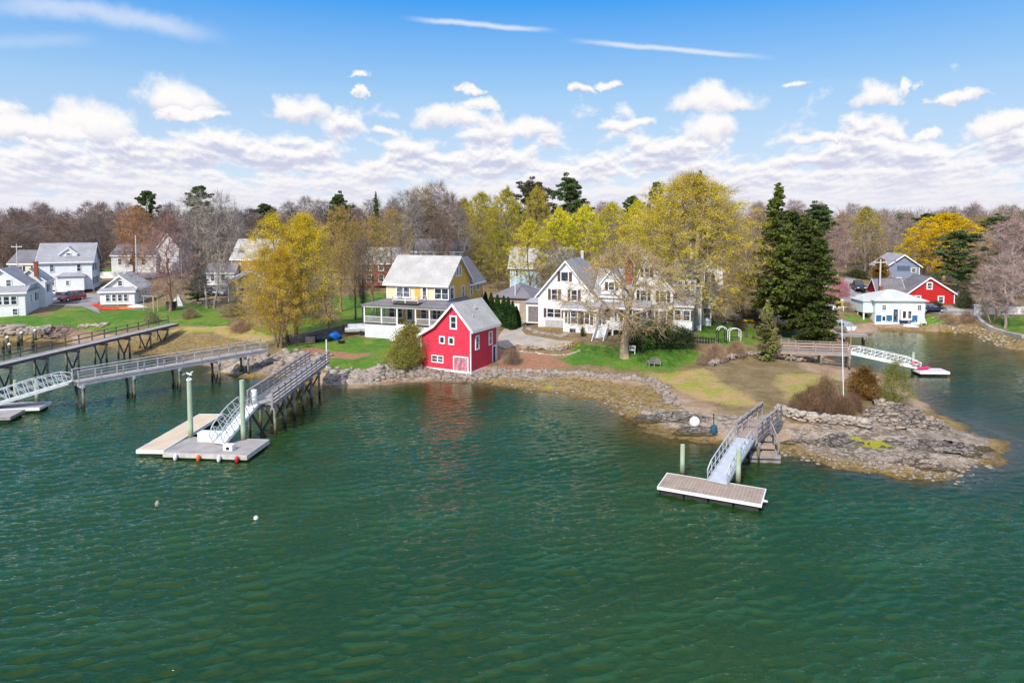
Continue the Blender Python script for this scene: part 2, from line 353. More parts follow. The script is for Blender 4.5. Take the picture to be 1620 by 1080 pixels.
dry = t.mix(t.mr(n1, .38, .6), (.28, .29, .04), (.42, .28, .13)); n4 = t.noise(v, 1.1, 6, .75); grass = t.mix(t.mr(n4, .5, .62, 0, .45), grass, (.20, .23, .05)); grass = t.mix(t.mr(t.noise(v, 22, 3, .7), .4, .65, 0, .4), grass, (.04, .10, .012))
dry = t.mix(t.mr(n2, .45, .7, 0, .5), dry, (.22, .15, .07))
wd = t.mix(t.mr(n1, .35, .62), (.27, .175, .05), (.32, .22, .10)); wd = t.mix(t.mr(n2, .42, .62, 0, .8), wd, (.10, .075, .028)); wd = t.mix(t.mr(n3, .55, .75, 0, .5), wd, (.5, .38, .25))
mud = t.mix(t.mr(n1, .4, .65), (.42, .29, .20), (.30, .20, .12)); mud = t.mix(t.mr(n3, .45, .7, 0, .5), mud, (.12, .09, .06))
rk = t.mix(t.mr(n1, .35, .6), (.36, .265, .19), (.15, .11, .075)); rk = t.mix(t.mr(n2, .45, .62), rk, (.42, .35, .29)); rk = t.mix(t.mr(n3, .5, .68, 0, .7), rk, (.05, .045, .04))
drt = t.mix(t.mr(n2, .35, .62), (.36, .16, .085), (.22, .12, .07)); drt = t.mix(t.mr(n3, .45, .65, 0, .6), drt, (.45, .27, .18))
col = base
def layer(w, c, thr=.5, amp=.7):
    global col
    ww = t.m('ADD', w, t.m('MULTIPLY', t.m('SUBTRACT', t.m('ADD', t.m('MULTIPLY', n2, .6), t.m('MULTIPLY', n3, .4)), .5), amp))
    col = t.mix(t.mr(ww, thr-.08, thr+.08), col, c)
layer(t.m('MULTIPLY', t.mr(z, 1.2, .5), t.mr(t.sep(v)[1], 150, 130)), mud)
layer(zb[2], dry, .55, 1.3); layer(za[0], grass); layer(zb[0], drt, .5, 1.); 
layer(t.m('MULTIPLY', za[1], t.mr(z, 1.4, .7)), wd, .5, 1.2); layer(za[2], rk, .55, 1.1); layer(zb[1], t.mix(n2, (.4, .36, .01), (.22, .22, .02)), .62, 2.2)
wet = t.mr(z, .22, .0, 0, .62); col = t.mix(wet, col, t.mix(1., col, (.42, .38, .3), 'MULTIPLY')); col = t.mix(t.mr(z, -.5, -2.2), col, (.008, .03, .012))
t.l.new(col, b.inputs['Base Color']); b.inputs['Roughness'].default_value = .9; b.inputs['Specular IOR Level'].default_value = .2
t.l.new(t.bump(t.m('ADD', n2, t.m('MULTIPLY', n3, .5)), .7, .25), b.inputs['Normal'])
def colattr(me, name, arr):
    a = me.color_attributes.new(name, 'FLOAT_COLOR', 'POINT'); a.data.foreach_set('color', np.asarray(arr, np.float32).ravel())
me = npmesh('ground', np.stack([X, Y, H], 1), F, m, True)
one = np.ones(X.shape)
colattr(me, 'zones_a', np.stack([lawn, weed, rockz, one], 1)); colattr(me, 'zones_b', np.stack([dirt, yel, drylawn, one], 1))
tag(link(bpy.data.objects.new('ground', me)), 'grassy spring shoreline rising to woods behind the cove', 'ground', kind='structure')
# ------------------------------------------------------------------ water sheet
wx = axis(-52, 52, .17, 1400, 1.09); wy = [-300., -150, -60, -20, 0, 10, 15, 18]; yy = 20.; 
while yy < 128: wy.append(yy); yy += max(.10, .0034*yy)
d = .6
while wy[-1] < 200: d *= 1.2; wy.append(wy[-1]+d)
wy = np.array(wy); WX, WY = np.meshgrid(wx, wy); x_, y_ = WX.ravel(), WY.ravel()
dep = np.clip(-hmap(x_, y_), 0, 8)
_w = np.random.default_rng(12); zw = np.zeros(x_.shape)
for i_ in range(110):
    lam = .36*(1.15/.36)**(_w.random()) if i_ < 88 else 1.6+6*_w.random(); th = R(-90+11)+_w.normal()*(.36 if i_ < 88 else .5); kx, ky = math.cos(th)*2*math.pi/lam, math.sin(th)*2*math.pi/lam
    a_ = (.041 if i_ < 88 else .006)*lam/(2*math.pi); q_ = kx*(x_+_vn(x_, y_, .05, i_ % 7+30)*3)+ky*y_+_w.random()*6.283
    fade = 1. if lam > 1.6 else np.clip((95-y_)/45, .35, 1)
    sn = np.sin(q_); zw += a_*fade*(sn-.24*np.cos(2*q_))
gust = .78+.42*np.clip(_vn(x_, y_, .055, 41)+_vn(x_, y_, .14, 42)*.5+.5, 0, 1)
zw *= gust*np.clip(.22+dep/2.2, 0, 1)*np.where((np.abs(x_) < 90) & (y_ > 15) & (y_ < 150), 1, .3)*np.clip((dep)*8, 0, 1)
I = np.arange(len(wx)*len(wy)).reshape(len(wy), len(wx)); WF = np.stack([I[:-1, :-1], I[:-1, 1:], I[1:, 1:], I[1:, :-1]], -1).reshape(-1, 4)
m = bpy.data.materials.new('sea_water'); m.use_nodes = True; t = NT(m.node_tree); t.n.remove(t.n['Principled BSDF'])
v = t.obj(); D = t.N('ShaderNodeAttribute', attribute_name='depth').outputs['Fac']
w2 = t.noise(t.mapping(v, (.5, 1.25, 1), (0, 0, R(8))), 3.0, 4, .65, .25)
patch = t.noise(t.mapping(v, (.6, 1.5, 1), (0, 0, R(12))), .045, 3, .55)
amp = t.m('MULTIPLY', t.mr(D, .0, 2.2, .25, 1.), t.mr(patch, .3, .7, .5, 1.2))
bp = t.N('ShaderNodeBump'); bp.inputs['Distance'].default_value = 1.; t.l.new(t.m('MULTIPLY', w2, t.m('MULTIPLY', amp, .13)), bp.inputs['Height']); bp.inputs['Strength'].default_value = .8
nrm = bp.outputs[0]
crest = t.mr(t.sep(v)[2], .004, .055, 0, 1)
deep = t.mix(t.mr(patch, .35, .65), (.006, .032, .006), (.010, .040, .009))
deep = t.mix(t.m('MULTIPLY', crest, .5), deep, (.014, .070, .028))  # light on the wave crests painted into the water colour by height
ds = t.N('ShaderNodeBsdfDiffuse'); t.l.new(deep, ds.inputs[0]); t.l.new(nrm, ds.inputs[1])
tr = t.N('ShaderNodeBsdfTransparent'); t.l.new(t.mix(t.mr(D, 0, 1.2), (.9, .95, .88), (.35, .55, .42)), tr.inputs[0])
mx = t.N('ShaderNodeMixShader'); t.l.new(t.m('SUBTRACT', 1., t.m('POWER', 2.718, t.m('MULTIPLY', D, -1.15))), mx.inputs[0]); t.l.new(tr.outputs[0], mx.inputs[1]); t.l.new(ds.outputs[0], mx.inputs[2])
gl = t.N('ShaderNodeBsdfGlossy'); gl.inputs['Roughness'].default_value = .07; gl.inputs[0].default_value = (1, .97, .76, 1); t.l.new(nrm, gl.inputs['Normal'])
fr = t.N('ShaderNodeFresnel'); fr.inputs[0].default_value = 1.33; t.l.new(nrm, fr.inputs['Normal'])
m2 = t.N('ShaderNodeMixShader'); t.l.new(t.m('MULTIPLY', fr.outputs[0], 1.15, clamp=True), m2.inputs[0]); t.l.new(mx.outputs[0], m2.inputs[1]); t.l.new(gl.outputs[0], m2.inputs[2])
t.l.new(m2.outputs[0], t.n['Material Output'].inputs[0])
me = npmesh('water', np.stack([x_, y_, zw], 1), WF, m, True)
a = me.attributes.new('depth', 'FLOAT', 'POINT'); a.data.foreach_set('value', dep.astype(np.float32))
tag(link(bpy.data.objects.new('water', me)), 'dark green rippled cove water', 'water', kind='structure')
# ------------------------------------------------------------------ draped sheets: drive, roads
def sheet(name, pix, mat, lift=.05, label=None, step=.8, world=None):
    wp = world or [GV(*q) for q in pix]
    P = np.array(wp); xs = np.arange(P[:, 0].min(), P[:, 0].max()+step, step); ys = np.arange(P[:, 1].min(), P[:, 1].max()+step, step)
    from mathutils.geometry import delaunay_2d_cdt
    pts = [Vector(p) for p in wp]; n = len(pts); out = []
    for i in range(n):
        a, b = pts[i], pts[(i+1) % n]; k = max(1, int((b-a).length/step))
        out += [a.lerp(b, j/k) for j in range(k)]
    n = len(out)
    gxx, gyy = np.meshgrid(xs, ys); gxx, gyy = gxx.ravel(), gyy.ravel(); s = sdist(gxx, gyy, wp) > step*.4
    verts = out+[Vector((p, q)) for p, q in zip(gxx[s], gyy[s])]
    vv, _, ff, _, _, _ = delaunay_2d_cdt(verts, [], [tuple(range(n))], 1, 1e-4)
    vx = np.array([p.x for p in vv]); vy = np.array([p.y for p in vv]); hz = hmap(vx, vy)+lift
    me = bpy.data.meshes.new(name); me.from_pydata(list(zip(vx, vy, hz)), [], ff); me.materials.append(mat); me.update()
    for p in me.polygons:
        if p.normal.z < 0: p.flip()
    return tag(link(bpy.data.objects.new(name, me)), label, name, kind='structure')
gravel = pm('gravel', (.42, .36, .31), (.30, .26, .22), .6, .9, .5, 18, blot=((.2, .18, .15), .35, .4))
asph = pm('asphalt', (.30, .28, .27), (.22, .205, .2), .4, .9, .2, 20)
sheet('driveway', [(836,507),(829,514),(826,524),(832,531),(850,534),(880,539),(906,541),(903,548),(888,551),(858,549),(818,547),(800,553),(788,549),(788,534),(798,520),(812,510),(824,505)], gravel, .09, 'pale gravel drive curving past the red boathouse up to the white house')
sheet('parking_area', [(70,468),(105,465),(150,466),(182,452),(240,452),(240,458),(165,470),(150,484),(122,480),(70,480)], asph, .09, 'grey paved parking area beside the white house on the left')
sheet('road', [(1333,452),(1322,470),(1308,486),(1330,492),(1380,494),(1460,496),(1560,499),(1700,500),(1700,492),(1560,488),(1480,484),(1400,486),(1366,480),(1362,462),(1352,440),(1340,436)], asph, .10, 'grey road winding down past the cottages on the right')
sheet('back_road', [(150,437),(230,441),(320,440),(420,441),(520,442),(640,444),(640,437),(520,435),(320,433),(150,430)], asph, .10, 'pale road running behind the cottages on the left')
sheet('side_drive', [(1160,500),(1200,492),(1260,488),(1320,489),(1320,496),(1260,497),(1210,506),(1165,508)], asph, .08, 'pale drive behind the spruces')
sheet('garden_path', [(60,482),(140,480),(156,490),(159,497),(148,493),(130,486)], asph, .07, 'narrow paved strip by the small cottage')
# ------------------------------------------------------------------ sky and sun
SUN = Vector((-.42, -.90, .86)).normalized()
W = bpy.data.worlds.new('World'); SC.world = W; W.use_nodes = True; t = NT(W.node_tree); bg = t.n['Background']
sky = t.N('ShaderNodeTexSky', sky_type='NISHITA'); sky.sun_disc = False; sky.sun_elevation = math.asin(SUN.z); sky.sun_rotation = math.atan2(SUN.x, SUN.y) % (2*math.pi)
sky.air_density = 1.0; sky.dust_density = .4; sky.ozone_density = 2.2; sky.altitude = 0
dr = t.N('ShaderNodeTexCoord').outputs['Generated']; s = t.sep(dr)
az = t.m('ARCTAN2', s[0], s[1]); el = t.m('ARCSINE', t.m('MINIMUM', t.m('MAXIMUM', s[2], -1.), 1.))
def d2(px, py):
    x, y, z = ray(px, py); return math.atan2(x, y), math.atan2(z, math.hypot(x, y))
# deck of small cumulus, thickening to the horizon
ez = t.m('ADD', t.m('MAXIMUM', el, 0.), .050)
u = t.m('MULTIPLY', t.m('DIVIDE', az, t.m('POWER', ez, .12)), 3.3); w = t.m('MULTIPLY', t.m('LOGARITHM', ez, 2.718), 1.9)
def deck(up):
    ww = t.m('ADD', w, up); return t.noise(t.comb(t.m('MULTIPLY', u, 1.9), ww, 0.), 1.75, 6, .55, 0.)
dA, dB = deck(0.), deck(.08)
cover = t.mr(el, R(10.2), R(4.), -.14, .17, False)
big = t.noise(t.comb(t.m('MULTIPLY', az, 2.2), t.m('MULTIPLY', el, 4), 3.), 1.3, 2, .5)
cv = t.m('ADD', t.m('ADD', dA, cover), t.m('MULTIPLY', t.m('SUBTRACT', big, .5), .22))
dens = t.mr(cv, .49, .64)
shade = t.mr(t.m('ADD', t.m('SUBTRACT', dA, dB), t.m('MULTIPLY', t.m('SUBTRACT', .62, cv), .35)), -.11, .05)
# separate cumulus with flat bases and domed tops
nz1 = t.N('ShaderNodeTexNoise'); t.l.new(dr, nz1.inputs['Vector']); nz1.inputs['Scale'].default_value = 21; nz1.inputs['Detail'].default_value = 6; nz1.inputs['Roughness'].default_value = .6
nc = t.N('ShaderNodeSeparateColor'); t.l.new(nz1.outputs['Color'], nc.inputs[0])
na = t.m('ADD', az, t.m('MULTIPLY', t.m('SUBTRACT', nc.outputs[0], .5), .085)); ne = t.m('ADD', el, t.m('MULTIPLY', t.m('SUBTRACT', nc.outputs[1], .5), .050))
BL = [(280,165,68,44),(300,185,60,16),(470,185,64,36),(145,205,60,44),(572,122,26,14),(570,148,16,12),(737,146,24,12),(715,195,90,32),(760,168,40,18),(960,136,42,13),(910,146,24,16),
      (1130,168,86,36),(1250,136,20,9),(1125,212,60,38),(1385,160,46,30),(1438,140,14,26),(1520,158,40,16),(1400,212,40,24),(1590,205,50,26),(830,208,80,28),(990,200,62,18),(50,215,80,30),(600,208,34,14),(1470,212,26,10),(1300,225,60,14)]
tot = None; shd = None
for px, py, hw, hhh in BL:
    a0, e0 = d2(px, py); wa = hw*.92/1080.; he = hhh*.95/1080.
    dx = t.m('DIVIDE', t.m('SUBTRACT', na, a0), wa); dy = t.m('SUBTRACT', ne, e0)
    dyy = t.m('MAXIMUM', t.m('DIVIDE', dy, he), t.m('DIVIDE', dy, -he*.33))
    v_ = t.m('SUBTRACT', 1., t.m('ADD', t.m('MULTIPLY', dx, dx), t.m('MULTIPLY', dyy, dyy)))
    tot = v_ if tot is None else t.m('MAXIMUM', tot, v_)
    sv = t.m('MULTIPLY', t.mr(v_, -.3, .35), t.mr(t.m('DIVIDE', dy, he), -.42, .25)); shd = sv if shd is None else t.m('MAXIMUM', shd, sv)
cden = t.mr(tot, -.05, .75)
# cirrus wisps and old contrails
def wisp(p0, p1, wd, strn, bow=0.):
    a0, e0 = d2(*p0); a1, e1 = d2(*p1); L = math.hypot(a1-a0, e1-e0); ca, sa = (a1-a0)/L, (e1-e0)/L
    X_ = t.m('SUBTRACT', az, a0); Y_ = t.m('SUBTRACT', el, e0)
    al = t.m('ADD', t.m('MULTIPLY', X_, ca/L), t.m('MULTIPLY', Y_, sa/L)); ac = t.m('SUBTRACT', t.m('MULTIPLY', Y_, ca), t.m('MULTIPLY', X_, sa))
    ac = t.m('ADD', ac, t.m('MULTIPLY', t.m('SUBTRACT', nc.outputs[2], .5), wd*1.6))
    ac = t.m('ADD', ac, t.m('MULTIPLY', t.m('MULTIPLY', al, t.m('SUBTRACT', al, 1.)), bow))
    env = t.m('MULTIPLY', t.mr(al, -.05, .3), t.mr(al, 1.05, .7)); wdt = t.m('MULTIPLY', env, wd)
    return t.m('MULTIPLY', t.m('MULTIPLY', t.mr(t.m('ABSOLUTE', ac), wd, 0.), env), strn)
ws = t.m('MAXIMUM', t.m('MAXIMUM', wisp((-60,5), (360,62), .018, .55, .05), wisp((640,29), (880,49), .0055, .75, .006)), wisp((900,64), (1225,92), .0055, .75, .01))
ws = t.m('MAXIMUM', ws, wisp((-100,62), (160,64), .012, .22))
lum = t.mr(el, R(0), R(24), 1., 0., False)
fill_hi = t.mr(el, R(40), R(62), 0, .85)
skyc = t.mix(1., sky.outputs[0], (1.0, 1.0, 1.0), 'MULTIPLY')
hs = t.N('ShaderNodeHueSaturation'); t.l.new(skyc, hs.inputs['Color']); hs.inputs['Saturation'].default_value = 1.25; hs.inputs['Value'].default_value = 1.35
K = 1/.11
def cc(r, g, b_): return tuple(x*K for x in hx(r, g, b_))
base = t.mix(.88, hs.outputs[0], t.mix(t.mr(el, R(2.5), R(10.5), 0, 1, False), cc(212, 226, 247), t.mix(t.mr(el, R(10), R(17.5), 0, 1, False), cc(164, 206, 246), cc(56, 160, 246))))
base = t.mix(fill_hi, base, tuple(x*2.1 for x in cc(215, 212, 214)))  # unseen overhead sky whitened and brightened, added as fill light for the shadows
base = t.mix(ws, base, cc(238, 242, 252))
ccol = t.mix(shade, cc(204, 208, 231), cc(255, 253, 253)); ccol = t.mix(t.mr(el, R(5.), R(0.5), 0, .8), ccol, cc(236, 234, 244))
base = t.mix(t.m('MULTIPLY', dens, t.mr(el, R(13.5), R(9.5))), base, ccol)
base = t.mix(cden, base, t.mix(shd, cc(206, 208, 230), cc(255, 253, 252)))
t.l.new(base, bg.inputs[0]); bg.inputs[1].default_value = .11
W.cycles.sampling_method = 'NONE'
sl = bpy.data.lights.new('sun', 'SUN'); sl.energy = 5.0; sl.angle = R(.6); sl.color = (1, .94, .86)
so = bpy.data.objects.new('sun', sl); COL.objects.link(so); so.rotation_euler = SUN.to_track_quat('Z', 'Y').to_euler(); so.location = (0, 0, 60)
SC.view_settings.view_transform = 'Standard'; SC.view_settings.look = 'None'; SC.view_settings.exposure = 0; SC.view_settings.gamma = 1
SC.cycles.max_bounces = 6; SC.cycles.transparent_max_bounces = 8; SC.cycles.diffuse_bounces = 3; SC.cycles.glossy_bounces = 3
# ------------------------------------------------------------------ vegetation
M_BARK = objcol('bark', rough=.9, var=.35); M_TWIG = objcol('twig_bark', rough=.9, var=.3)
M_LEAF = objcol('leaf', rough=.7, var=.2, trans=.5); M_NEEDLE = objcol('needle', rough=.75, var=.45, trans=.12)
def tubes_np(segs, n):
    """segs: (p0,p1,r0,r1) rows -> quad tubes"""
    P0 = np.array([s[0] for s in segs]); P1 = np.array([s[1] for s in segs]); r0 = np.array([s[2] for s in segs]); r1 = np.array([s[3] for s in segs])
    d = P1-P0; d /= np.linalg.norm(d, axis=1, keepdims=True)+1e-9
    up = np.where(np.abs(d[:, 2:3]) < .9, np.array([[0, 0, 1.]]), np.array([[1., 0, 0]]))
    a = np.cross(d, up); a /= np.linalg.norm(a, axis=1, keepdims=True)+1e-9; b = np.cross(d, a)
    V = []
    for P, r in ((P0, r0), (P1, r1)):
        for i in range(n):
            q = 2*math.pi*i/n; V.append(P+(a*math.cos(q)+b*math.sin(q))*r[:, None])
    V = np.stack(V, 1)  # m,2n,3
    m = len(segs); base = (np.arange(m)*2*n)[:, None, None]
    F = np.array([[i, (i+1) % n, n+(i+1) % n, n+i] for i in range(n)])[None]
    return V.reshape(-1, 3), (F+base).reshape(-1, 4)
def leaves_np(C, size, flat=0., aspect=1., upb=0.):
    """one small quad at every centre"""
    n = len(C); N = np.random.normal(size=(n, 3)); N[:, 2] = N[:, 2]*(1-flat)+upb; N /= np.linalg.norm(N, axis=1, keepdims=True)
    T = np.cross(N, np.random.normal(size=(n, 3))); T /= np.linalg.norm(T, axis=1, keepdims=True); B = np.cross(N, T)
    s = (size*(.6+.8*np.random.rand(n)))[:, None]*.5; T = T*s*aspect; B = B*s
    V = np.stack([C-T*.9, C-B*.7, C+T, C+B*.7], 1); F = np.arange(n*4).reshape(n, 4)
    return V.reshape(-1, 3), F
def spikes_np(C, D, L, w):
    n = len(C); D = D/(np.linalg.norm(D, axis=1, keepdims=True)+1e-9); a = np.cross(D, np.random.normal(size=(n, 3))); a /= np.linalg.norm(a, axis=1, keepdims=True)
    L = (L*(.5+np.random.rand(n)))[:, None]; tip = C+D*L
    V = np.stack([C-a*w, C+a*w, tip+a*w*.4, tip-a*w*.4], 1); return V.reshape(-1, 3), np.arange(n*4).reshape(n, 4)
def cat(parts):
    V = []; F = []; k = 0
    for v, f in parts: V.append(v); F.append(f+k); k += len(v)
    return np.concatenate(V), np.concatenate(F)
def branchy(tips, root, r0, rng, up=.25, f=(.32, .5), kroot=5, rmin=.018):
    segs = []; ends = []
    def grow(P, pos, rad, lvl, d0):
        n = len(P)
        if n <= 2 or lvl > 11:
            for p in P:
                mid = pos*.5+p*.5+rng.normal(size=3)*.06*np.linalg.norm(p-pos); segs.append((pos, mid, max(rmin, rad*.8), rmin)); segs.append((mid, p, rmin, rmin*.7)); ends.append((p, p-pos))
            return
        k = (kroot if lvl == 0 else (2 if rng.random() < .62 else 3)); k = min(k, n)
        D = P-pos; D = D/(np.linalg.norm(D, axis=1, keepdims=True)+1e-9)
        c = [D[rng.integers(n)]]
        while len(c) < k:
            s = np.max(D@np.array(c).T, axis=1)+rng.random(n)*.25; c.append(D[np.argmin(s)])
        c = np.array(c)
        for _ in range(2):
            lab = np.argmax(D@c.T, axis=1)
            for j in range(k):
                if np.any(lab == j): q = D[lab == j].mean(0); c[j] = q/(np.linalg.norm(q)+1e-9)
        for j in range(k):
            Q = P[lab == j]
            if not len(Q): continue
            ce = Q.mean(0); L = np.linalg.norm(ce-pos); fr_ = rng.uniform(*f)
            dirn = (ce-pos)/(L+1e-9); dirn = dirn*(1-.3)+d0*.3; dirn[2] += up*(1 if lvl < 4 else .3); dirn /= np.linalg.norm(dirn)
            step = L*fr_; mid = pos+dirn*step*.5+rng.normal(size=3)*step*.05; new = pos+(dirn*.6+.4*(ce-pos)/(L+1e-9))*step+rng.normal(size=3)*step*.07
            r = max(rmin, rad*(len(Q)/n)**.46); rs = min(rad, r*1.12)
            segs.append((pos, mid, rs, r)); segs.append((mid, new, r, max(rmin, r*.9)))
            grow(Q, new, max(rmin, r*.9), lvl+1, dirn)
    grow(tips, root, r0, 0, np.array([0, 0, 1.]))
    return segs, ends
def env_tips(n, h0, h1, w, rng, shape='dome', shell=.45):
    """points through a crown of unit height; shape gives radius by height"""
    out = []
    while len(out) < n:
        q = rng.random(); a = rng.random()*2*math.pi
        if shape == 'dome': r = math.sin(math.pi*min(1, (q*.93+.07))**.75)**.6 if q < 1 else 0
        elif shape == 'vase': r = (q**.55)*(1-max(0, q-.72)/.28*.65)
        elif shape == 'oval': r = math.sin(math.pi*(q*.9+.06))**.75
        elif shape == 'wide': r = (1-q**2.2)**.5*(.75+.25*q)
        else: r = 1-q
        lob = 1+.16*math.sin(3*a+q*5)+.10*math.sin(7*a+q*9)
        rr = r*w*lob*(rng.random()**shell)
        out.append((math.cos(a)*rr, math.sin(a)*rr, h0+(h1-h0)*q+rng.normal()*.15))
    return np.array(out)
VAR = {}
ORD = 'leftmost|second|third|fourth|fifth|sixth|seventh|eighth|ninth|tenth|eleventh'.split('|')
def nth(px, all_, what, tail):
    k = sorted(all_).index(px); return (ORD[0]+' '+what if k == 0 else ('rightmost '+what if k == len(all_)-1 else ORD[k]+' '+what+' from the left'))+' '+tail
def deciduous(key, H, w, trunk, tips_n, seed, shape='dome', leaf=0, lsize=.2, lspread=.55, twigs=5, tl=.7, tw=.012, r0=.32, stems=1, kroot=5, leaf_from=0., rmin=.02, up=.25, topbias=0.):
    rng = np.random.default_rng(seed); np.random.seed(seed)
    segs = []; ends = []
    for sI in range(stems):
        off = np.array([0, 0, 0.]) if stems == 1 else np.array([math.cos(sI*2.4)*.55, math.sin(sI*2.4)*.4, 0])
        T = env_tips(tips_n//stems, trunk*H*.8, H, w, rng, shape)
        if stems > 1:
            c = np.array([math.cos(sI*2.4), math.sin(sI*2.4), 0])*w*.35; T = T*np.array([.75, .75, 1])+c
        th = trunk*H*rng.uniform(.85, 1.1); root = off+np.array([rng.normal()*.15, rng.normal()*.15, th])
        if stems > 1: root = root+np.array([off[0], off[1], 0])*1.2
        rr = r0*(stems**-.4)
        p = off+np.array([0, 0, -.4]); k = 4
        for i in range(k):
            q = off+(root-off)*((i+1)/k)+(rng.normal(size=3)*.06 if i < k-1 else 0); segs.append((p, q, rr*(1.35 if i == 0 else 1-.06*i), rr*(1.0-.06*(i+1)))); p = q
        s_, e_ = branchy(T, p, rr*.78, rng, up=up, kroot=kroot, rmin=rmin); segs += s_; ends += e_
    big = [s for s in segs if s[2] > .05]; small = [s for s in segs if s[2] <= .05]
    tp = tubes_np(big, 6); parts = [tp, tubes_np(small, 3)]
    trunkm = npmesh('trunk', *cat(parts), M_BARK)
    E = np.array([e[0] for e in ends]); D = np.array([e[1] for e in ends])
    cr = []
    k = twigs; C = np.repeat(E, k, 0)+np.random.normal(size=(len(E)*k, 3))*.12; DD = np.repeat(D/(np.linalg.norm(D, axis=1, keepdims=True)+1e-9), k, 0)+np.random.normal(size=(len(E)*k, 3))*.65+np.array([0, 0, .3])
    twm = npmesh('twigs', *spikes_np(C, DD, tl, tw), M_TWIG)
    lfm = None
    if leaf:
        zr = (E[:, 2]-trunk*H)/(H*(1-trunk)); keep = np.random.rand(len(E)) < np.clip(leaf_from+(1-leaf_from)*zr*1.25+topbias, .05, 1); Q = E[keep]
        C = np.repeat(Q, leaf, 0); cl = np.random.normal(size=C.shape); cl /= np.linalg.norm(cl, axis=1, keepdims=True); cl *= (np.random.rand(len(C))**.6*lspread)[:, None]; cl[:, 2] *= .7
        lfm = npmesh('crown', *leaves_np(C+cl, lsize), M_LEAF)
    VAR[key] = dict(h=H, w=w, trunk=trunkm, twigs=twm, crown=lfm)
def conifer(key, H, w, seed, base=.1, gap=.42, droop=.35, dens=26, nsize=.34, irr=.4, r0=.3, power=.85, top=1.):
    rng = np.random.default_rng(seed); np.random.seed(seed)
    segs = [(np.array([0, 0, -.4]), np.array([0, 0, H*.5]), r0, r0*.6), (np.array([0, 0, H*.5]), np.array([0, 0, H*.98]), r0*.6, .03)]; C = []; S = []
    z = base*H
    while z < H*.99:
        q = (z/H-base)/(1-base); L0 = w*(1-q)**power*(1-.35*max(0, .18-q)/.18)*top+.15
        for i in range(rng.integers(4, 7)):
            a = rng.random()*2*math.pi; L = L0*rng.uniform(1-irr, 1.08); zz = z+rng.uniform(-.2, .2)
            p = np.array([0, 0, zz]); k = max(2, int(L/.7)); dirn = np.array([math.cos(a), math.sin(a), .25]); st = L/k
            for j in range(k):
                dd = dirn.copy(); dd[2] = .22-droop*(j/k)*2+(.35 if j == k-1 else 0); n2_ = p+dd*st; segs.append((p, n2_, .05*(1-j/k)+.02, .05*(1-(j+1)/k)+.015))
                m = max(3, int(dens*st*(.5+.5*(j+1)/k))); side = np.array([-dirn[1], dirn[0], 0])
                t_ = rng.random((m, 1)); lat = rng.normal(size=(m, 1))*.34*min(1.4, .4+L*.25)*(1-.5*j/k)
                c = p+(n2_-p)*t_+side*lat; c[:, 2] -= np.abs(lat[:, 0])*.35+rng.random(m)*.28; C.append(c); p = n2_
        z += gap*rng.uniform(.75, 1.25)*(1 if q < .8 else .7)
    C = np.concatenate(C)
    VAR[key] = dict(h=H, w=w, trunk=npmesh('trunk', *tubes_np(segs, 5), M_BARK), twigs=None, crown=npmesh('crown', *leaves_np(C, nsize, flat=.2, aspect=1.25, upb=.5), M_NEEDLE))
def pine(key, H, w, seed, base=.45, limbs=26, clump=70, r0=.32, flat=.5, fill=1.):
    rng = np.random.default_rng(seed); np.random.seed(seed)
    segs = []; p = np.array([0, 0, -.4]); C = []
    for i in range(6):
        q = np.array([rng.normal()*.12*i*.4, rng.normal()*.12*i*.4, H*.95*(i+1)/6]); segs.append((p, q, r0*(1-i*.14), r0*(1-(i+1)*.14))); p = q
    for i in range(limbs):
        q = (i+rng.random())/limbs; z = H*(base+(.97-base)*q); a = i*2.4+rng.normal()*.4; L = w*rng.uniform(.55, 1.1)*(math.sin(math.pi*min(1, q*.8+.2))**.7)
        p = np.array([0, 0, z]); d = np.array([math.cos(a), math.sin(a), .22+.35*q])
        for j in range(3):
            n2_ = p+d*L/3+rng.normal(size=3)*L*.05; segs.append((p, n2_, .10*(1-j*.28), .10*(1-(j+1)*.28)))
            if j >= 1 or rng.random() < .5:
                for c_ in range(int((2+j)*fill)):
                    o = n2_+rng.normal(size=3)*np.array([.16, .16, .08])*w*.9+np.array([0, 0, .3]); segs.append((n2_, o, .04, .02))
                    m = clump; g = rng.normal(size=(m, 3)); g /= np.linalg.norm(g, axis=1, keepdims=True); g *= (rng.random((m, 1))**.5)*rng.uniform(.55, 1.)*w*.2; g[:, 2] *= flat; C.append(o+g)
            p = n2_
    VAR[key] = dict(h=H*1.07, w=w, trunk=npmesh('trunk', *tubes_np(segs, 6), M_BARK), twigs=None, crown=npmesh('crown', *leaves_np(np.concatenate(C), .3, aspect=1.7), M_NEEDLE))
def shrub(key, H, w, seed, n=260, leaf=0, lsize=.12, shape='wide', twigs=6, tl=.4, needle=False, lspread=.25):
    rng = np.random.default_rng(seed); np.random.seed(seed)
    T = env_tips(n, .05*H, H, w, rng, shape, .5); segs, ends = branchy(T, np.array([0, 0, .02]), .05, rng, up=.1, kroot=9, rmin=.010)
    E = np.array([e[0] for e in ends]); D = np.array([e[1] for e in ends]); k = twigs
    C = np.repeat(E, k, 0)+np.random.normal(size=(len(E)*k, 3))*.08; DD = np.repeat(D, k, 0)+np.random.normal(size=(len(E)*k, 3))*.5
    d = dict(h=H, w=w, trunk=npmesh('stems', *tubes_np(segs, 3), M_BARK), twigs=npmesh('twigs', *spikes_np(C, DD, tl, .010), M_TWIG), crown=None)
    if leaf:
        C = np.repeat(E, leaf, 0); C = C+np.random.normal(size=C.shape)*lspread; C[:, 2] = np.maximum(C[:, 2], .02)
        d['crown'] = npmesh('crown', *leaves_np(C, lsize, aspect=1.2), M_NEEDLE if needle else M_LEAF)
    VAR[key] = d
deciduous('bare1', 16, 4.6, .30, 420, 11, 'oval', r0=.26, twigs=13, tl=1.1, tw=.017)
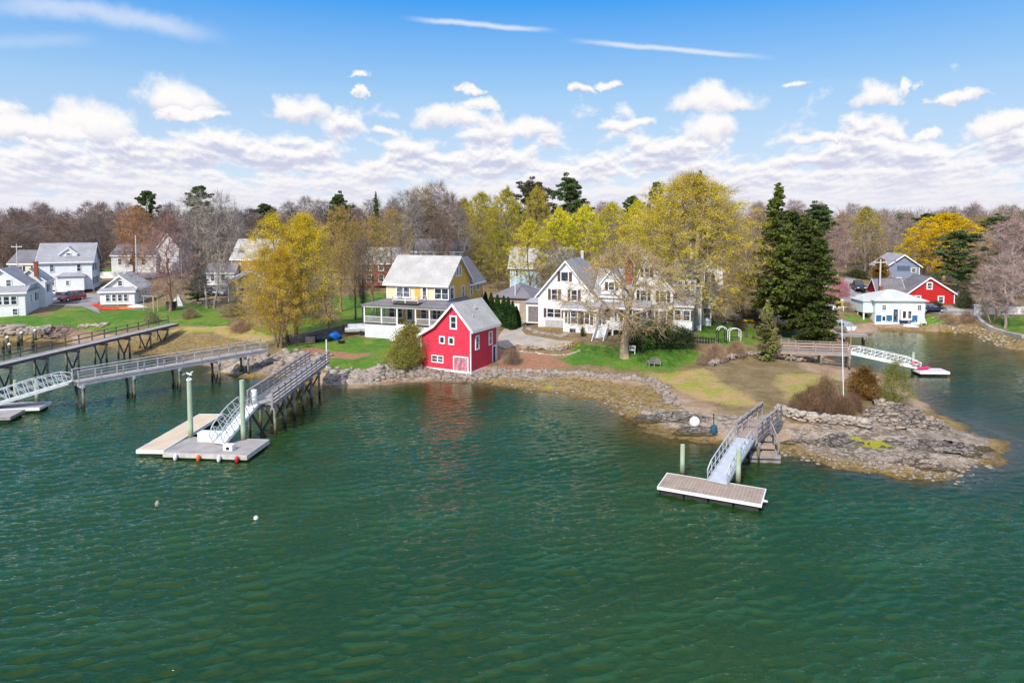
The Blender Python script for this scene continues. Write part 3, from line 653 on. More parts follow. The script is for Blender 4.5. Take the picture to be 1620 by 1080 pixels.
deciduous('bare2', 16, 5.4, .25, 460, 12, 'dome', r0=.28, twigs=13, tl=1.0, tw=.017)
deciduous('bare3', 17, 4.0, .34, 360, 13, 'vase', r0=.24, twigs=13, tl=1.2, tw=.017)
deciduous('bare4', 15, 5.8, .2, 460, 14, 'vase', r0=.3, twigs=13, tl=1.0, tw=.017, stems=2)
deciduous('bud1', 15, 5.4, .22, 520, 21, 'dome', leaf=20, lsize=.21, r0=.28, twigs=8, leaf_from=.35)
deciduous('bud2', 16, 5.0, .25, 500, 22, 'oval', leaf=16, lsize=.2, r0=.28, twigs=9, leaf_from=.2)
deciduous('bud3', 14, 6.0, .18, 560, 23, 'dome', leaf=28, lsize=.21, r0=.3, twigs=6, leaf_from=.5)
deciduous('old_maple', 21, 8.6, .13, 1500, 31, 'dome', leaf=40, lsize=.16, lspread=.8, r0=.8, twigs=13, tl=1.1, leaf_from=.3, kroot=7, topbias=-.05)
deciduous('multi', 17, 5.8, .2, 1100, 33, 'dome', leaf=56, lsize=.125, lspread=.85, r0=.42, stems=3, twigs=9, tl=.9, leaf_from=.3, topbias=.0)
deciduous('lawn', 11.5, 5.6, .33, 520, 35, 'dome', leaf=13, lsize=.12, lspread=.5, r0=.40, twigs=11, tl=.8, leaf_from=.5, kroot=6, up=.05)
deciduous('yellow', 15, 7., .2, 800, 36, 'dome', leaf=40, lsize=.24, r0=.35, twigs=2, leaf_from=.6)
deciduous('young', 9, 3.2, .25, 240, 37, 'oval', leaf=6, lsize=.14, r0=.14, twigs=6, tl=.6, leaf_from=.4)
conifer('spruce1', 20, 4.6, 41, base=.2, dens=34); conifer('spruce2', 18, 4.8, 42, base=.12, dens=36, irr=.5, power=.6); conifer('small_spruce', 6, 2., 43, base=.03, gap=.26, dens=44, nsize=.2, r0=.1, droop=.3)
conifer('cedar', 7, 2.1, 44, base=.02, gap=.25, dens=44, nsize=.22, r0=.12, droop=-.35, irr=.3, power=.6)
pine('pine1', 20, 5., 51); pine('pine2', 18, 4.2, 52, base=.55, limbs=20); pine('tall_pine', 16, 3.9, 53, base=.28, limbs=38, clump=46, flat=.35, fill=.75, r0=.22)
shrub('brush', 2.2, 2.4, 61, n=420, twigs=9, tl=.55); shrub('green_shrub', 2.4, 1.7, 62, n=300, leaf=16, lsize=.13, needle=True); shrub('willow', 4.2, 2.0, 63, n=330, leaf=7, lsize=.11, shape='dome', twigs=8, tl=.6)
shrub('leafy', 3, 2., 64, n=420, leaf=20, lsize=.12, shape='dome', twigs=8); shrub('juniper', 4., 1.9, 65, n=300, leaf=18, lsize=.16, shape='dome', needle=True, lspread=.3)
# arborvitae: a narrow cone of upright sprays
rng = np.random.default_rng(71); np.random.seed(71); q = rng.random(3600)**.8; a_ = rng.random(3600)*6.283; r_ = .62*(np.sin(np.pi*(q*.78+.2))**.8)*(1-.55*q)*(.75+.3*rng.random(3600))*1.5
C = np.stack([np.cos(a_)*r_, np.sin(a_)*r_, q*5.1+.05], 1)
VAR['arbor'] = dict(h=5.1, w=.8, trunk=npmesh('trunk', *tubes_np([(np.array([0, 0, -.2]), np.array([0, 0, 4.8]), .1, .03)], 6), M_BARK), twigs=None, crown=npmesh('crown', *leaves_np(C, .26, flat=.75, aspect=.8), M_NEEDLE))
BROWN, GREY, MAUVE, TAN, RUST = (.24, .165, .13), (.30, .25, .22), (.40, .235, .21), (.38, .27, .155), (.36, .17, .08)
def plant(key, name, label, cat_, px, top, Y, wpx=None, tc=GREY, lc=(.3, .3, .02), group=None, base=None, rz=None, X=None):
    V = VAR[key]
    x = atY(px, 480, Y).x if X is None else X
    if X is None:  # column px at ground depth
        for _ in range(3):
            z = hh(x, Y); f = Y*CT-(z-CAMH)*ST; x = (px-810)/1080.*f
    z = max(hh(x, Y), .0) if base is None else base
    zt = zY(top, Y) if top is not None else z+V['h']
    sz = max(.15, (zt-z)/V['h']); f = Y*CT-(z-CAMH)*ST
    sw = sz if wpx is None else (wpx/1080.*f)/(2*V['w'])
    t_ = thing(name, label, cat_, (x, Y, z-.05), random.uniform(0, 6.28) if rz is None else rz, group); t_.scale = (sw, sw, sz)
    for k in ('trunk', 'twigs', 'crown'):
        if V[k] is None: continue
        o = bpy.data.objects.new(V[k].name.split('.')[0], V[k]); link(o, t_)
        j = random.uniform(.88, 1.12); c = lc if k == 'crown' else tc; k_ = 1. if c[1] < .12 and k == 'crown' else 1.0; o.color = (min(.97, c[0]*j*k_), min(.97, c[1]*j*k_), c[2]*j*k_, 1)
    return t_
BR = lambda c, k=1.5: tuple(min(.95, x*k) for x in c)
YG, YG2, YEL, ORG, OLIVE, DKG = (.44, .40, .02), (.33, .34, .03), (.72, .55, .015), (.42, .27, .05), (.22, .22, .04), (.022, .045, .012)
# near, individually recognisable trees
plant('multi', 'maple_tree', 'many-stemmed yellow maple at the water end of the low fence, left of centre', 'tree', 462, 340, 89, 150, TAN, (.97, .72, .010), rz=1.2)
plant('multi', 'maple_tree', 'smaller tan budding maple leaning left of the many-stemmed yellow maple', 'tree', 442, 392, 86, 105, TAN, (.95, .66, .02), rz=3.)
plant('young', 'maple_tree', 'short yellow-leaved tree hanging over the low fence', 'tree', 520, 452, 92, 60, TAN, YEL)
plant('bare4', 'bare_tree', 'tall grey leafless tree left of the yellow maple with pale limbs', 'tree', 332, 308, 114, 112, (.42, .36, .32))
plant('bare2', 'bare_tree', 'mauve leafless tree between the swing frame and the white tent', 'tree', 270, 345, 112, 96, MAUVE)
plant('bare1', 'bare_tree', 'rusty leafless tree in front of the far white cottage', 'tree', 214, 330, 150, 74, (.50, .27, .14))
plant('bare4', 'bare_tree', 'dark spreading leafless tree right of the big white house', 'tree', 157, 352, 146, 96, (.17, .14, .12))
plant('spruce2', 'spruce_tree', 'small dark evergreen beside the tall grey leafless tree', 'tree', 313, 415, 121, 52, BROWN, (.07, .14, .055))
for px, top, Y, w, c, lb in ((540,326,110,72,(.26,.17,.09),'first tan budding tree right of the yellow maple'),(562,350,104,56,(.15,.11,.08),'dark-stemmed tree with dull buds behind the low fence'),(590,342,112,70,(.24,.17,.10),'orange-brown budding tree left of the yellow house'),(620,330,120,66,(.2,.16,.12),'grey-brown tree rising at the left gable of the yellow house')):
    plant('bud2', 'budding_tree', lb, 'tree', px, top, Y, w, BR(c, 1.6), (.62, .42, .09))
plant('bare3', 'bare_tree', 'slim dark leafless tree close by the porch fence', 'tree', 575, 380, 99, 40, (.20, .155, .12))
plant('lawn', 'lawn_tree', 'spreading open tree with orange buds on the lawn before the white house', 'tree', 988, 392, 77.5, 212, (.42, .32, .21), (.82, .55, .10), rz=.6)
plant('old_maple', 'old_maple', 'huge domed yellow-green maple with a thick forked trunk', 'tree', 1090, 279, 96, 244, (.42, .31, .17), (.95, .78, .02), rz=2.2)
plant('bud1', 'budding_tree', 'low yellow-flowered tree under the right edge of the huge maple', 'tree', 1172, 430, 99, 70, TAN, YEL)
plant('spruce1', 'spruce_tree', 'tallest dark spruce with a bare-topped spire', 'tree', 1226, 285, 92, 118, (.16, .12, .09), (.13, .165, .03))
plant('spruce2', 'spruce_tree', 'broad dark spruce right of the spire', 'tree', 1272, 340, 93, 124, (.12, .09, .07), (.12, .15, .03))
plant('spruce2', 'spruce_tree', 'dark spruce wedged behind the two big ones', 'tree', 1250, 330, 98, 120, (.12, .09, .07), (.09, .12, .025))
plant('spruce2', 'spruce_tree', 'lowest dark spruce beside the inlet', 'tree', 1292, 372, 89, 96, (.12, .09, .07), (.08, .11, .02))
plant('small_spruce', 'spruce_tree', 'small pale green spruce on the bank below the big spruces', 'tree', 1213, 474, 80, 52, TAN, (.20, .22, .06))
plant('tall_pine', 'pine_tree', 'slim pine with a pale bare trunk beside the red cottage', 'tree', 1515, 360, 120, 80, (.5, .42, .36), (.11, .16, .05))
plant('yellow', 'maple_tree', 'bright golden maple behind the red cottage', 'tree', 1493, 338, 136, 142, TAN, (.95, .68, .012))
plant('cedar', 'cedar_tree', 'rusty orange conifer by the utility pole', 'tree', 1392, 408, 127, 40, RUST, (.36, .20, .03))
plant('green_shrub', 'evergreen_tree', 'dark green bushy evergreen by the winding road', 'tree', 1356, 428, 138, 44, BROWN, (.06, .09, .015))
plant('bud1', 'budding_tree', 'tall yellow-green tree above the winding road', 'tree', 1368, 328, 150, 70, GREY, (.70, .56, .05))
plant('bud1', 'budding_tree', 'round yellow-green tree standing over the pale blue house', 'tree', 838, 348, 118, 86, TAN, (.88, .76, .02))
# yellow-green band behind the two middle houses
for px, top, Y, w, c in ((762,306,150,86,(0.73,0.60,0.027)),(802,300,144,84,(0.70,0.60,0.027)),(850,296,160,60,(0.70,0.55,0.045)),(885,330,130,84,(0.88,0.81,0.018)),(925,326,134,84,(0.91,0.82,0.018)),(968,322,142,88,(0.84,0.72,0.018)),(1008,318,136,80,(0.88,0.76,0.018)),(735,315,158,60,(0.63,0.50,0.045)),(786,360,132,70,(0.42,0.40,0.027)),(1035,330,128,70,(0.79,0.67,0.018))):
    plant(random.choice(('bud1', 'bud3')), 'budding_tree', nth(px, (762,802,850,885,925,968,1008,735,786,1035), 'yellow-green tree', 'in the band behind the houses'), 'tree', px, top, Y, w, (.30, .24, .12), c, group='yellow-green trees behind the houses')
for px, top, Y, w in ((645,305,140,70),(668,300,146,60),(690,292,150,64),(712,310,138,60),(622,318,150,56),(655,330,128,60),(700,345,128,50),(725,330,134,50),(870,385,118,60),(900,395,116,56)):
    plant(random.choice(('bare1', 'bare3', 'bare2')), 'bare_tree', nth(px, (645,668,690,712,622,655,700,725,870,900), 'leafless brown tree', 'close behind the middle houses'), 'tree', px, top, Y, w, random.choice((BROWN, TAN, GREY)), group='leafless trees close behind the middle houses')
for px, top, Y, w, k, lb in ((902,274,185,66,'pine1','tallest dark pine above the yellow-green trees'),(842,280,180,62,'pine1','greyish pine left of the tallest pine'),(318,289,205,46,'pine2','dark pine standing above the left wood'),(235,297,210,36,'pine2','small dark pine at the left skyline'),(596,301,170,26,'spruce1','narrow dark spruce on the skyline left of the yellow house'),(1105,266,125,54,'spruce1','dark spruce tip behind the crown of the huge maple'),(1037,281,150,30,'pine2','dark pine left of the huge maple'),(1000,305,190,36,'pine2','low dark pine on the middle skyline'),(1294,318,150,66,'pine1','dark pine behind the spruces on the right'),(1572,338,160,52,'pine1','dark green pine behind the golden maple'),(1425,334,190,34,'pine2','little pine left of the golden maple'),(1465,334,195,40,'pine2','little pine above the golden maple'),(665,318,160,46,'pine1','dark pine over the ridge of the yellow house'),(535,302,180,44,'pine1','dark pine over the wood left of centre'),(420,318,200,40,'pine2','dull pine in the wood above the yellow maple')):
    plant(k, 'pine_tree' if 'pine' in k else 'spruce_tree', lb, 'tree', px, top, Y, w, BROWN, (.10, .15, .045) if k != 'pine1' or px != 842 else (.12, .11, .07))
# right-hand leafless trees and brush
for i, (px, top, Y, w, c) in enumerate(((1338,338,165,60,(.26,.19,.17)),(1405,338,158,66,(.25,.19,.17)),(1325,360,140,50,(.26,.18,.16)),(1435,352,150,50,(.22,.18,.15)),(1560,372,128,90,(.27,.19,.18)),(1600,352,118,110,(.28,.19,.18)),(1590,400,104,86,(.27,.2,.18)),(1570,430,107,60,(.24,.18,.14)),(1650,340,120,110,(.26,.19,.17)),(1460,390,138,50,(.28,.21,.14)),(1620,400,122,90,(.26,.19,.18)))):
    plant(('bare2', 'bare4', 'bare1')[i % 3], 'bare_tree', nth(px, (1338,1405,1325,1435,1560,1600,1590,1570,1650,1460,1620), 'pinkish leafless tree', 'on the right bank'), 'tree', px, top, Y, w, BR(c, 1.7), group='pinkish leafless trees on the right bank')
# the wood behind: single trees row by row
rr = random.Random(5); n_w = 0
for row, (Y0, tp, sp) in enumerate(((168, 352, 11), (182, 340, 10), (198, 331, 9.5), (216, 325, 9.5), (236, 321, 10))):
    xx = -.92*Y0-6
    while xx < .92*Y0+6:
        Y = Y0+rr.uniform(-6, 6); px = 810+1080*xx/Y
        tt = tp+rr.uniform(-9, 14)+(4 if px < 400 else 0)+(10 if px > 1300 else 0)
        if row == 0 and (150 < px < 240 or 330 < px < 345): xx += sp; continue
        c = rr.choice((BROWN, BROWN, (.20, .15, .14), (.29, .195, .18), GREY)) if px < 640 else rr.choice((TAN, GREY, (.34, .26, .20), (.38, .27, .23)))
        yl = rr.random() < (.12 if px < 600 else .3) and row < 3
        plant(rr.choice(('bud2', 'bud1')) if yl else rr.choice(('bare1', 'bare2', 'bare3')), 'budding_tree' if yl else 'bare_tree', 'tree with sparse yellow buds in the wood behind the cottages' if yl else 'leafless tree in the brown wood behind the cottages', 'tree', px, tt, Y, rr.uniform(48, 66)*175/Y, c, rr.choice(((.60, .46, .08), (.52, .38, .08))), group='budding trees in the wood' if yl else 'leafless trees of the wood', X=xx)
        n_w += 1; xx += sp*rr.uniform(.8, 1.25)
print('wood trees', n_w)
# far wood that reads as one mass
rng = np.random.default_rng(9); np.random.seed(9); Pc = []; Dd = []
for i in range(1900):
    Y = rng.uniform(245, 330); x = rng.uniform(-1.1, 1.1)*Y; z0 = 6.5; top = zY(329+rng.uniform(-4, 9), Y); m_ = 60
    q = rng.random((m_, 1)); r = 3.4*np.sin(np.pi*(q*.8+.12)); a = rng.random((m_, 1))*6.283
    Pc.append(np.concatenate([x+np.cos(a)*r, Y+np.sin(a)*r, z0+(top-z0-2)*q], 1)); Dd.append(np.concatenate([np.cos(a)*.5, np.sin(a)*.5, 1+q*0], 1))
Pc = np.concatenate(Pc); Dd = np.concatenate(Dd)
o = link(bpy.data.objects.new('distant_wood', npmesh('distant_wood', *spikes_np(Pc, Dd+np.random.normal(size=Dd.shape)*.55, 2.0, .07), M_TWIG))); o.color = (.33, .25, .24, 1)
tag(o, 'far brown wood closing off the horizon', 'wood', kind='stuff')
# undergrowth under the wood, as one mass
N = 36000; Y = rng.uniform(150, 250, N); x = rng.uniform(-1.05, 1.05, N)*Y; z = hmap(x, Y, False)
ok = ~((Y < 205) & (np.abs(810+1080*x/Y-195) < 55)) & ~((np.abs(810+1080*x/Y-1340) < 26) & (Y < 180)); x, Y, z = x[ok], Y[ok], z[ok]
o = link(bpy.data.objects.new('undergrowth', npmesh('undergrowth', *spikes_np(np.stack([x, Y, z], 1), np.stack([x*0, x*0, x*0+1], 1)+np.random.normal(size=(len(x), 3))*.45, 2.6, .09), M_TWIG))); o.color = (.26, .19, .13, 1)
tag(o, 'brown brushwood under the trees of the wood', 'brushwood', kind='stuff')
# arborvitae row, shrubs
for i, (px, py, top) in enumerate(((768,507,462),(777,510,463),(787,513,466),(797,517,468),(804,520,470),(811,522,476),(817,519,484))):
    p = GP(px, py); plant('arbor', 'arborvitae', nth(px, (768,777,787,797,804,811,817), 'tall dark arborvitae', 'in the row by the driveway'), 'shrub', px, top, p.y, 16, BROWN, (.035, .085, .018), group='arborvitae row beside the driveway')
def bush(key, label, px, py, top, w, tc, lc=(.1, .1, .03), name='shrub', group=None, cat_='shrub'):
    p = GP(px, py); return plant(key, name, label, cat_, px, top, p.y, w, tc, lc, group)
bush('leafy', 'olive budding shrub against the left wall of the red boathouse', 650, 572, 516, 66, TAN, (.42, .38, .05))
bush('leafy', 'low olive shrub at the foot of the red boathouse', 638, 580, 545, 58, TAN, (.36, .40, .05))
for i, (px, py, top, w) in enumerate(((1008,552,514,64),(1032,549,512,64),(1055,549,515,60),(1078,548,521,56))):
    bush('green_shrub', ('rounded dark green yew nearest the lawn tree', 'dark green yew second from the lawn tree', 'dark green yew third from the lawn tree', 'lowest dark green yew at the right end of the yew bank')[i], px, py, top, w, BROWN, (.04, .12, .018), name='yew_shrub')
bush('juniper', 'dark russet juniper on the point', 1365, 630, 583, 50, RUST, (.22, .115, .018), name='juniper')
bush('willow', 'yellow-green leafing willow shrub on the point', 1415, 638, 574, 54, OLIVE, (.48, .48, .09), name='willow_shrub')
for px, py, top, w, c in ((1285,650,612,48,(.24,.14,.08)),(1305,655,600,50,(.25,.15,.09)),(1335,655,628,40,(.22,.13,.08)),(1265,648,622,40,(.25,.15,.09)),(1350,650,625,40,(.24,.14,.09))):
    bush('brush', 'russet leafless brush above the point wall', px, py, top, w, c, name='brush_clump', group='russet brush on the point')
for px, py, top, w, c, lb in ((1130,572,545,40,(.26,.17,.11),'tan leafless brush left of the small spruce'),(1165,565,541,36,(.22,.14,.09),'brown leafless brush beside the small spruce'),(1112,577,560,26,(.25,.17,.12),'pinkish low brush at the lawn edge'),(240,511,494,26,(.16,.15,.07),'dull clipped shrub at the head of the far pier'),(300,503,488,32,(.22,.16,.1),'tan brush by the lawn left of centre'),(380,520,503,44,(.2,.15,.08),'tan brush below the small evergreen'),(370,500,482,50,(.2,.16,.07),'olive brush left of the maple stems'),(412,497,478,46,(.24,.2,.07),'yellowish brush behind the maple stems'),(378,525,508,36,(.3,.19,.13),'pinkish brush on the marsh edge'),(1170,522,505,26,(.06,.05,.03),'dark brush under the huge maple'),(1190,505,490,50,(.07,.045,.03),'dark hedge-like brush beside the drive'),(1340,492,478,26,(.26,.2,.12),'tan brush left of the teal boathouse'),(1500,512,496,40,(.26,.19,.12),'tan brush on the bank right of the teal boathouse'),(1530,510,495,30,(.28,.18,.14),'pinkish brush by the seawall'),(810,575,552,36,(.17,.13,.09),'leafless brush right of the red boathouse'),(1330,470,444,34,(.42,.16,.18),'rosy budding shrub at the roadside'),(1312,480,455,30,(.38,.17,.18),'second rosy budding shrub by the road')):
    bush('brush', lb, px, py, top, w, BR(c, 1.6))
for px, py, top, w, lb in ((1453,488,476,24,'clipped green bush left under the red cottage window'),(1480,488,477,26,'clipped green bush right under the red cottage window'),(1527,488,464,34,'large dark green bush right of the red cottage'),(922,532,518,10,'small green shrub beside the basement door')):
    bush('green_shrub', lb, px, py, top, w, BROWN, (.03, .075, .015), name='green_shrub')
# ------------------------------------------------------------------ built things: materials
WHITE = siding('white_clapboard', (.90, .89, .88), .12); TRIM = pm('white_trim', (.88, .87, .85), (.80, .79, .77), 1., .5)
YELLOW = siding('yellow_clapboard', (.86, .48, .10)); PALEY = siding('pale_yellow_clapboard', (.86, .74, .46)); CREAM = siding('cream_clapboard', (.86, .83, .76))
REDB = siding('red_clapboard', (.74, .045, .085), .35); REDH = siding('bright_red_clapboard', (.60, .02, .022)); BLUEL = siding('pale_blue_clapboard', (.45, .66, .78)); MINT = siding('mint_stucco', (.74, .85, .84)); BGREY = siding('blue_grey_clapboard', (.28, .33, .45)); GREYS = siding('grey_clapboard', (.45, .45, .47)); BROWNS = siding('tan_boards', (.45, .33, .2))
TEAL = pm('blue_panel', (.03, .15, .30), (.025, .12, .26), 2., .5)
RLIGHT = shingles('light_grey_shingles', (.52, .49, .47)); RDARK = shingles('dark_grey_shingles', (.22, .20, .22), (.16, .15, .16)); RMID = shingles('mid_grey_shingles', (.38, .37, .40), (.3, .29, .31)); RWHITE = shingles('pale_shingles', (.62, .63, .60))
BRICK = pm('brick', (.38, .11, .055), (.28, .09, .05), 6, .85, .3, 30, lines=(2, .08, .3)); BRICKR = pm('red_brick_base', (.30, .07, .06), (.22, .06, .05), 4, .85, .3, 30)
STONE = pm('granite', (.40, .33, .27), (.22, .18, .15), 1.3, .9, .7, 12, blot=((.10, .09, .08), 1.6, .5)); STONEP = rocky('pale_ledge', (.62, .48, .37), (.34, .265, .21)); STONED = rocky('dark_ledge', (.44, .365, .31), (.21, .175, .15))
WOODG = pm('grey_dock_wood', (.44, .40, .39), (.32, .29, .28), 1.4, .85, .3, 20, lines=(0, .2, .6), blot=((.22, .19, .17), .8, .6)); WOODP = pm('weathered_timber', (.34, .31, .31), (.24, .21, .2), 2., .85, .4, 20, blot=((.12, .1, .09), 1.1, .5)); WOODD = pm('dark_wet_timber', (.09, .07, .055), (.05, .045, .035), 2., .7, .5, 14)
WOODT = pm('tan_decking', (.68, .54, .38), (.58, .46, .33), 1., .7, .2, 20, lines=(1, .3, .3), blot=((.5, .38, .27), .7, .6)); WOODB = pm('brown_decking', (.42, .32, .25), (.33, .25, .2), 1.5, .8, .3, 20, lines=(0, .22, .45), blot=((.24, .18, .14), 1.1, .6)); WOODN = pm('tan_post_wood', (.50, .38, .24), (.4, .3, .2), 2., .8)
PILE = pm('green_treated_pile', (.42, .52, .38), (.34, .42, .3), 1.5, .8, .3, 16, stretch=(1, 1, .3), blot=((.45, .33, .12), .9, .7), tide=True); PILED = pm('barnacled_pile', (.34, .31, .26), (.12, .10, .08), 1.6, .9, .6, 12, tide=True)
ALU = pm('aluminium', (.68, .69, .72), (.56, .57, .6), 2., .4, metal=.4); WPL = pm('white_plastic', (.82, .82, .82), (.74, .74, .74), 2., .4); BLACKP = pm('black_float', (.025, .025, .027), (.05, .045, .04), 2., .6)
DARK = pm('dark_void', (.02, .02, .022)); BLACKW = pm('black_shutter', (.03, .03, .034)); BRWN = pm('brown_shutter', (.10, .075, .06)); REDP = pm('red_paint', (.6, .03, .02), None, 2., .4); ORGP = pm('orange_paint', (.8, .16, .03), None, 2., .45); BLUET = pm('blue_tarp', (.01, .16, .62), (.01, .11, .45), 4, .45, .5, 9); PINK = pm('pink_plastic', (.80, .03, .16), None, 2., .4); YELP = pm('yellow_plastic', (.8, .55, .03), None, 2., .4); CONC = pm('concrete', (.55, .52, .48), (.44, .41, .38), .9, .85, .3, 14, blot=((.25, .22, .2), .8, .4)); LATT = pm('grey_lattice', (.5, .48, .47), (.38, .37, .36), 3, .8); REDDOOR = pm('faded_red_door', (.48, .04, .10), (.66, .42, .44), 3., .7, .3, 12, lines=(0, .3, .5), blot=((.75, .68, .66), 2.2, .6)); CANVAS = pm('canvas', (.78, .74, .68), None, 1.5, .8); SCREEN = pm('porch_screen', (.24, .21, .21), (.16, .14, .14), 2., .6)
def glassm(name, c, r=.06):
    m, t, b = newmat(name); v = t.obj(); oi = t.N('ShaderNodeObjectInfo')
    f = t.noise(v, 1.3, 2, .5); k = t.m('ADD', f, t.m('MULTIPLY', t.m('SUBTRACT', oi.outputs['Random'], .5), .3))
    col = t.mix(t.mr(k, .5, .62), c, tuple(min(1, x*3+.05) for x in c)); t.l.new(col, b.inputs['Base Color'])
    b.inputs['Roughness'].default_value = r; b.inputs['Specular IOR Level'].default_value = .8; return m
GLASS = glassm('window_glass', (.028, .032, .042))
# ------------------------------------------------------------------ house kit (local frame: x along the front, y going back)
def gable(root, x0, x1, y0, y1, z0, ze, zr, wm, rm, ridge='x', oh=.35, pos=.5, th=.16, trim=TRIM, roofname='roof', ends=True, eave2=None):
    ze2 = ze if eave2 is None else eave2
    if ridge == 'x':
        a0, a1, l0, l1 = y0, y1, x0, x1; ax = 'x'
    else: a0, a1, l0, l1 = x0, x1, y0, y1; ax = 'y'
    c = a0+(a1-a0)*pos
    MB().prism([(a0, z0), (a1, z0), (a1, ze2), (c, zr), (a0, ze)], l0, l1, ax).build('wall', wm, root)
    s0 = (zr-ze)/(c-a0); s1 = (zr-ze2)/(a1-c); e0 = (a0-oh, ze-oh*s0); e1 = (a1+oh, ze2-oh*s1); u = .025
    rb = MB(); rb.prism([(e0[0], e0[1]+u), (c, zr+u), (c, zr+u+th), (e0[0]-.0, e0[1]+u+th)], l0-oh, l1+oh, ax); rb.prism([(c+.002, zr+u), (e1[0], e1[1]+u), (e1[0], e1[1]+u+th), (c+.002, zr+u+th)], l0-oh, l1+oh, ax)
    r = rb.build(roofname, rm, root)
    if trim:
        t = MB(); w = .2
        for l in (l0-oh-.045, l1+oh+.003):
            for (p, q) in (((e0[0], e0[1]), (c, zr)), ((c, zr), (e1[0], e1[1]))):
                t.prism([(p[0], p[1]+u-w+.05), (q[0], q[1]+u-w+.05), (q[0], q[1]+u+th-.03), (p[0], p[1]+u+th-.03)], l, l+.042, ax)
        for e, sg in ((e0, -1), (e1, 1)):
            a = sorted((e[0], e[0]+sg*.05)); t.prism([(a[0], e[1]-.1), (a[1], e[1]-.1), (a[1], e[1]+th), (a[0], e[1]+th)], l0-oh, l1+oh, ax)
        tz = MB()
        for xx in (x0, x1):
            for yy in (y0, y1):
                sx = -1 if xx == x0 else 1; sy = -1 if yy == y0 else 1
                z1_ = (ze if yy == y0 else ze2) if ridge == 'x' else (ze if xx == x0 else ze2)
                t.box(min(xx+sx*.03, xx-sx*.13), max(xx+sx*.03, xx-sx*.13), min(yy+sy*.03, yy-sy*.13), max(yy+sy*.03, yy-sy*.13), z0, z1_-.02)
        t.build('trim', trim, root)
    return r
def hip(root, x0, x1, y0, y1, ze, zr, rm, oh=.3, inset=None, th=.12, name='roof', along='x'):
    X0, X1, Y0, Y1 = x0-oh, x1+oh, y0-oh, y1+oh; i = (min(X1-X0, Y1-Y0)/2 if inset is None else inset); z = ze
    if along == 'x': a, b_ = (X0+i, (Y0+Y1)/2), (X1-i, (Y0+Y1)/2)
    else: a, b_ = ((X0+X1)/2, Y0+i), ((X0+X1)/2, Y1-i)
    if abs(a[0]-b_[0])+abs(a[1]-b_[1]) < .05: b_ = (a[0]+.06*(along == 'x'), a[1]+.06*(along == 'y'))
    vs = [(X0, Y0, z), (X1, Y0, z), (X1, Y1, z), (X0, Y1, z), (X0, Y0, z+th), (X1, Y0, z+th), (X1, Y1, z+th), (X0, Y1, z+th), (*a, zr), (*b_, zr)]
    fs = [(0, 3, 2, 1), (0, 1, 5, 4), (1, 2, 6, 5), (2, 3, 7, 6), (3, 0, 4, 7)]
    fs += [(4, 5, 9, 8), (5, 6, 9), (6, 7, 8, 9), (7, 4, 8)] if along == 'x' else [(4, 5, 8), (5, 6, 9, 8), (6, 7, 9), (7, 4, 8, 9)]
    return MB().add(vs, fs).build(name, rm, root)
def shed(root, x0, x1, y0, y1, z0, z1, rm, th=.13, name='porch_roof', edge=True):
    """roof rising from z0 at y0 to z1 at y1"""
    r = MB().prism([(y0, z0), (y1, z1), (y1, z1+th), (y0, z0+th)], x0, x1, 'x').build(name, rm, root)
    if edge: MB().box(x0, x1, y0-.05, y0-.003, z0-.14, z0+th-.02).build('fascia', TRIM, root)
    return r
def face(p0, p1):
    p0, p1 = Vector((*p0, 0)), Vector((*p1, 0)); d = (p1-p0).normalized(); return p0, d, Vector((d.y, -d.x, 0))
def fbox(mb, f, s0, s1, z0, z1, n0, n1):
    o, d, n = f; vs = []
    for z in (z0, z1):
        for s, k in ((s0, n0), (s1, n0), (s1, n1), (s0, n1)): p = o+d*s+n*k; vs.append((p.x, p.y, z))
    return mb.add(vs, [(0, 3, 2, 1), (4, 5, 6, 7), (0, 1, 5, 4), (1, 2, 6, 5), (2, 3, 7, 6), (3, 0, 4, 7)])
def win(root, f, s, z, w=.8, h=1.4, cols=1, rows=2, shut=None, trim=TRIM, fr=.12, name='window', glass=None, double=False, mid=True):
    """window centred at s, sill at z; frame mesh with its pane as sub-part"""
    fm = MB(); a, b_ = s-w/2, s+w/2
    fbox(fm, f, a-fr, a, z-fr, z+h+fr, -.01, .09); fbox(fm, f, b_, b_+fr, z-fr, z+h+fr, -.01, .09)
    fbox(fm, f, a, b_, z-fr, z, -.01, .10); fbox(fm, f, a, b_, z+h, z+h+fr, -.01, .09)
    n = 2 if double else 1
    for i in range(1, rows): fbox(fm, f, a, b_, z+h*i/rows-.025, z+h*i/rows+.025, -.01, .05)
    for i in range(1, cols*n): 
        k = .06 if double and i == cols else .02; fbox(fm, f, a+w*i/(cols*n)-k, a+w*i/(cols*n)+k, z, z+h, -.01, .045)
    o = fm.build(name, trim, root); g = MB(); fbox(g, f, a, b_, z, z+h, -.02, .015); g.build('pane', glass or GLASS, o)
    if shut:
        for sa in (a-fr-.42, b_+fr+.02):
            sm = MB(); fbox(sm, f, sa, sa+.40, z-.05, z+h+.05, -.01, .06); sm.build('shutter', shut, root)
    return o
def door(root, f, s, z, w=.95, h=2.1, mat=None, glass=False, trim=TRIM, name='door'):
    d = MB(); fbox(d, f, s-w/2, s+w/2, z, z+h, -.02, .03); o = d.build(name, mat or TRIM, root)
    t = MB(); fbox(t, f, s-w/2-.14, s-w/2, z, z+h+.14, -.01, .08); fbox(t, f, s+w/2, s+w/2+.14, z, z+h+.14, -.01, .08); fbox(t, f, s-w/2, s+w/2, z+h, z+h+.14, -.01, .08); t.build('door_frame', trim, o)
    if glass: g = MB(); fbox(g, f, s-w/2+.12, s+w/2-.12, z+.3, z+h-.15, .03, .04); g.build('pane', GLASS, o)
    return o
